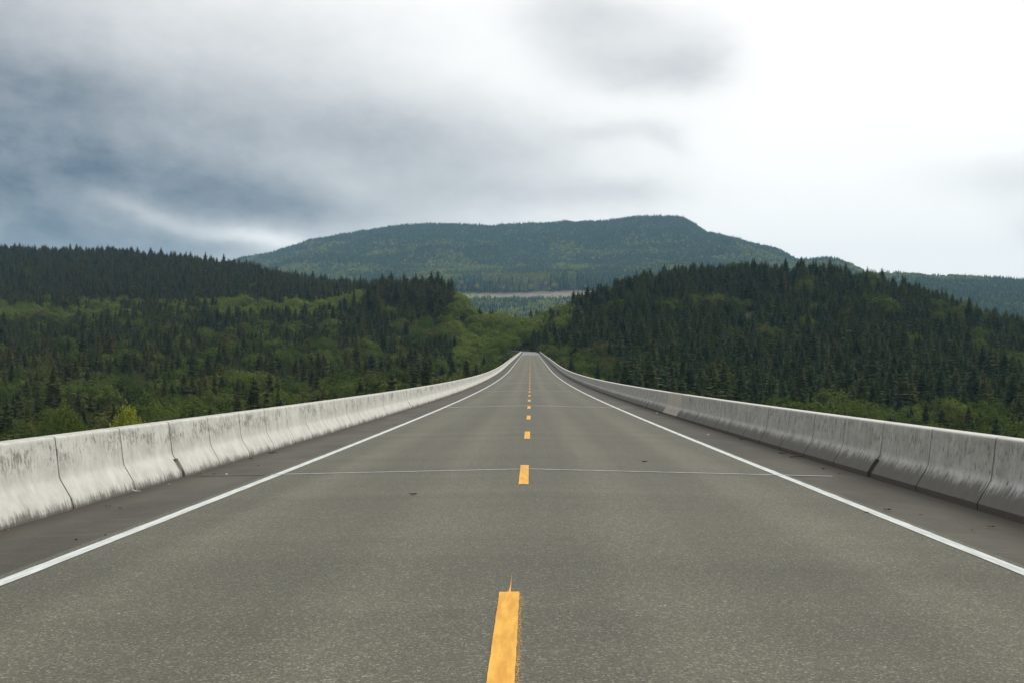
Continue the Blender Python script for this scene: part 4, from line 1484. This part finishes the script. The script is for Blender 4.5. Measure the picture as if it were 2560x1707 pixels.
LITTER = [
    (1032, 1239, 'leaf', 'brown', 0.16, 'curled brown leaf alone in the lane, nearest the centre dashes'),
    (1611, 1156, 'leaf', 'black', 0.15, 'small black leaf lying alone in the lane on the grey barrier side'),
    (267, 1270, 'leaf', 'russet', 0.11, 'russet leaf on the shoulder below the second pale barrier panel'),
    (297, 1275, 'leaf', 'black', 0.07, 'tiny black leaf next to the russet one on the pale barrier shoulder'),
    (259, 1339, 'chip', 'black', 0.022, 'black grit lump close to the white line on the pale barrier side'),
    (186, 1351, 'chip', 'black', 0.026, 'larger black grit lump on the pale barrier shoulder'),
    (502, 1186, 'leaf', 'orange', 0.10, 'orange leaf where the nearest expansion joint meets the pale barrier'),
    (532, 1188, 'leaf', 'brown', 0.10, 'brown leaf next to the orange one by the nearest expansion joint'),
    (564, 1186, 'chip', 'white', 0.035, 'white flattened scrap beside the nearest expansion joint'),
    (626, 1149, 'leaf', 'russet', 0.11, 'russet leaf between the white line and the pale barrier, past the joint'),
    (644, 1166, 'leaf', 'brown', 0.09, 'small brown leaf touching the white line side of the pale barrier shoulder'),
    (681, 1135, 'twig', 'bark', 0.34, 'dark twig on the shoulder along the pale barrier'),
    (338, 1232, 'twig', 'white', 0.20, 'pale bare twig at the foot of the pale barrier'),
    (420, 1211, 'chip', 'yellow', 0.022, 'yellow chip at the foot of the pale barrier near the joint'),
    (9, 1331, 'leaf', 'orange', 0.06, 'small orange leaf by the nearest pale barrier panel'),
    (1853, 1099, 'leaf', 'brown', 0.16, 'brown leaf on the far shoulder by the grey barrier'),
    (1957, 1134, 'twig', 'bark', 0.30, 'short dark twig against the grey barrier, farther of two'),
    (1990, 1143, 'twig', 'bark', 0.48, 'longest dark twig lying against the grey barrier'),
    (2056, 1173, 'leaf', 'black', 0.10, 'black leaf before the expansion joint on the grey barrier side'),
    (2096, 1186, 'leaf', 'black', 0.09, 'black leaf on the expansion joint line by the grey barrier'),
    (2163, 1283, 'leaf', 'russet', 0.09, 'russet leaf close to the white line on the grey barrier side'),
    (2216, 1276, 'leaf', 'green', 0.12, 'olive leaf on the grey barrier shoulder'),
    (2298, 1289, 'leaf', 'black', 0.06, 'tiny black leaf in the middle of the grey barrier shoulder'),
    (2302, 1350, 'leaf', 'orange', 0.05, 'tiny orange leaf beside the white line on the grey barrier side'),
    (2472, 1318, 'leaf', 'russet', 0.11, 'large russet leaf below the nearest grey barrier panel'),
    (2428, 1327, 'leaf', 'orange', 0.06, 'orange leaf next to the large russet one by the grey barrier'),
    (1770, 1086, 'chip', 'white', 0.05, 'white stone chip on the shoulder beneath the tan barrier panel'),
    (1642, 1032, 'chip', 'white', 0.07, 'pale stone on the shoulder just before the tan barrier panel'),
]
for q, (lx, ly, kind, colr, size, lab) in enumerate(LITTER):
    x, y = on_road(lx, ly)
    z = float(rp(x, y)) + 0.006
    if kind == 'leaf':
        o = obj('fallen_leaf', leaf_mesh(q, size * 0.68, size * 0.34, DC[colr]), None, (x, y, z), (0, 0, random.uniform(-0.5, 0.5)))
        cat = 'leaf'
    elif kind == 'twig':
        o = obj('twig', twig_mesh(q, size * 0.55, DC[colr]), None, (x, y, z), (0, 0, random.uniform(-0.3, 0.3)))
        cat = 'twig'
    else:
        o = obj('stone_chip', chip_mesh(q, size * 0.6, DC[colr]), None, (x, y, z - 0.003), (0, 0, random.uniform(0, 3)))
        cat = 'stone'
    tag(o, lab, cat, {'leaf': 'fallen leaves on the deck', 'twig': 'twigs on the deck', 'stone': 'chips on the deck'}[cat])

# small reflector posts on the two walls
refl = mat_plain('reflector_white', (0.5, 0.5, 0.48), (0.7, 0.7, 0.68), 8.0, 0.4, 0.5)
for fx, s, lab in ((LF - 0.31, -1, 'small pale reflector post on top of the pale barrier, far along'), (RF + 0.31, 1, 'small pale reflector post on top of the grey barrier, far along')):
    y = 372.0
    V, Fc = [], []
    for (a, b, z0, z1, d) in ((-0.03, 0.03, 0.0, 0.28, 0.03), (-0.07, 0.07, 0.281, 0.44, 0.02)):
        k = len(V)
        for zz in (z0, z1):
            V += [(a, -d, zz), (b, -d, zz), (b, d, zz), (a, d, zz)]
        Fc += [(k, k + 1, k + 5, k + 4), (k + 1, k + 2, k + 6, k + 5), (k + 2, k + 3, k + 7, k + 6), (k + 3, k, k + 4, k + 7), (k + 4, k + 5, k + 6, k + 7), (k + 3, k + 2, k + 1, k)]
    o = obj('reflector_post', mesh('reflector_post', V, Fc, [refl]), None, (fx, y, float(rp(fx, y)) + 0.79))
    tag(o, lab, 'reflector post', 'reflector posts on the barriers')

# ------------------------------------------------------------------ the air
mt = bpy.data.materials.new('haze')
mt.use_nodes = True
mt.node_tree.nodes.clear()
n = NT(mt.node_tree)
out = n.n('ShaderNodeOutputMaterial')
pv = n.n('ShaderNodeVolumePrincipled')
pv.inputs['Color'].default_value = (0.45, 0.76, 1.0, 1.0)
pv.inputs['Density'].default_value = 4.4e-5
pv.inputs['Anisotropy'].default_value = 0.0
n.link(pv.outputs[0], out.inputs['Volume'])
hx, hy0, hy1, hz0, hz1 = 10000.0, -1500.0, 11500.0, -96.5, 760.0
V = [(x, y, z) for z in (hz0, hz1) for (x, y) in ((-hx, hy0), (hx, hy0), (hx, hy1), (-hx, hy1))]
hz = obj('haze', mesh('haze', V, [(3, 2, 1, 0), (4, 5, 6, 7), (0, 1, 5, 4), (1, 2, 6, 5), (2, 3, 7, 6), (3, 0, 4, 7)], [mt]))
tag(hz, 'pale blue haze in the air over the whole valley', 'haze', None, 'stuff')
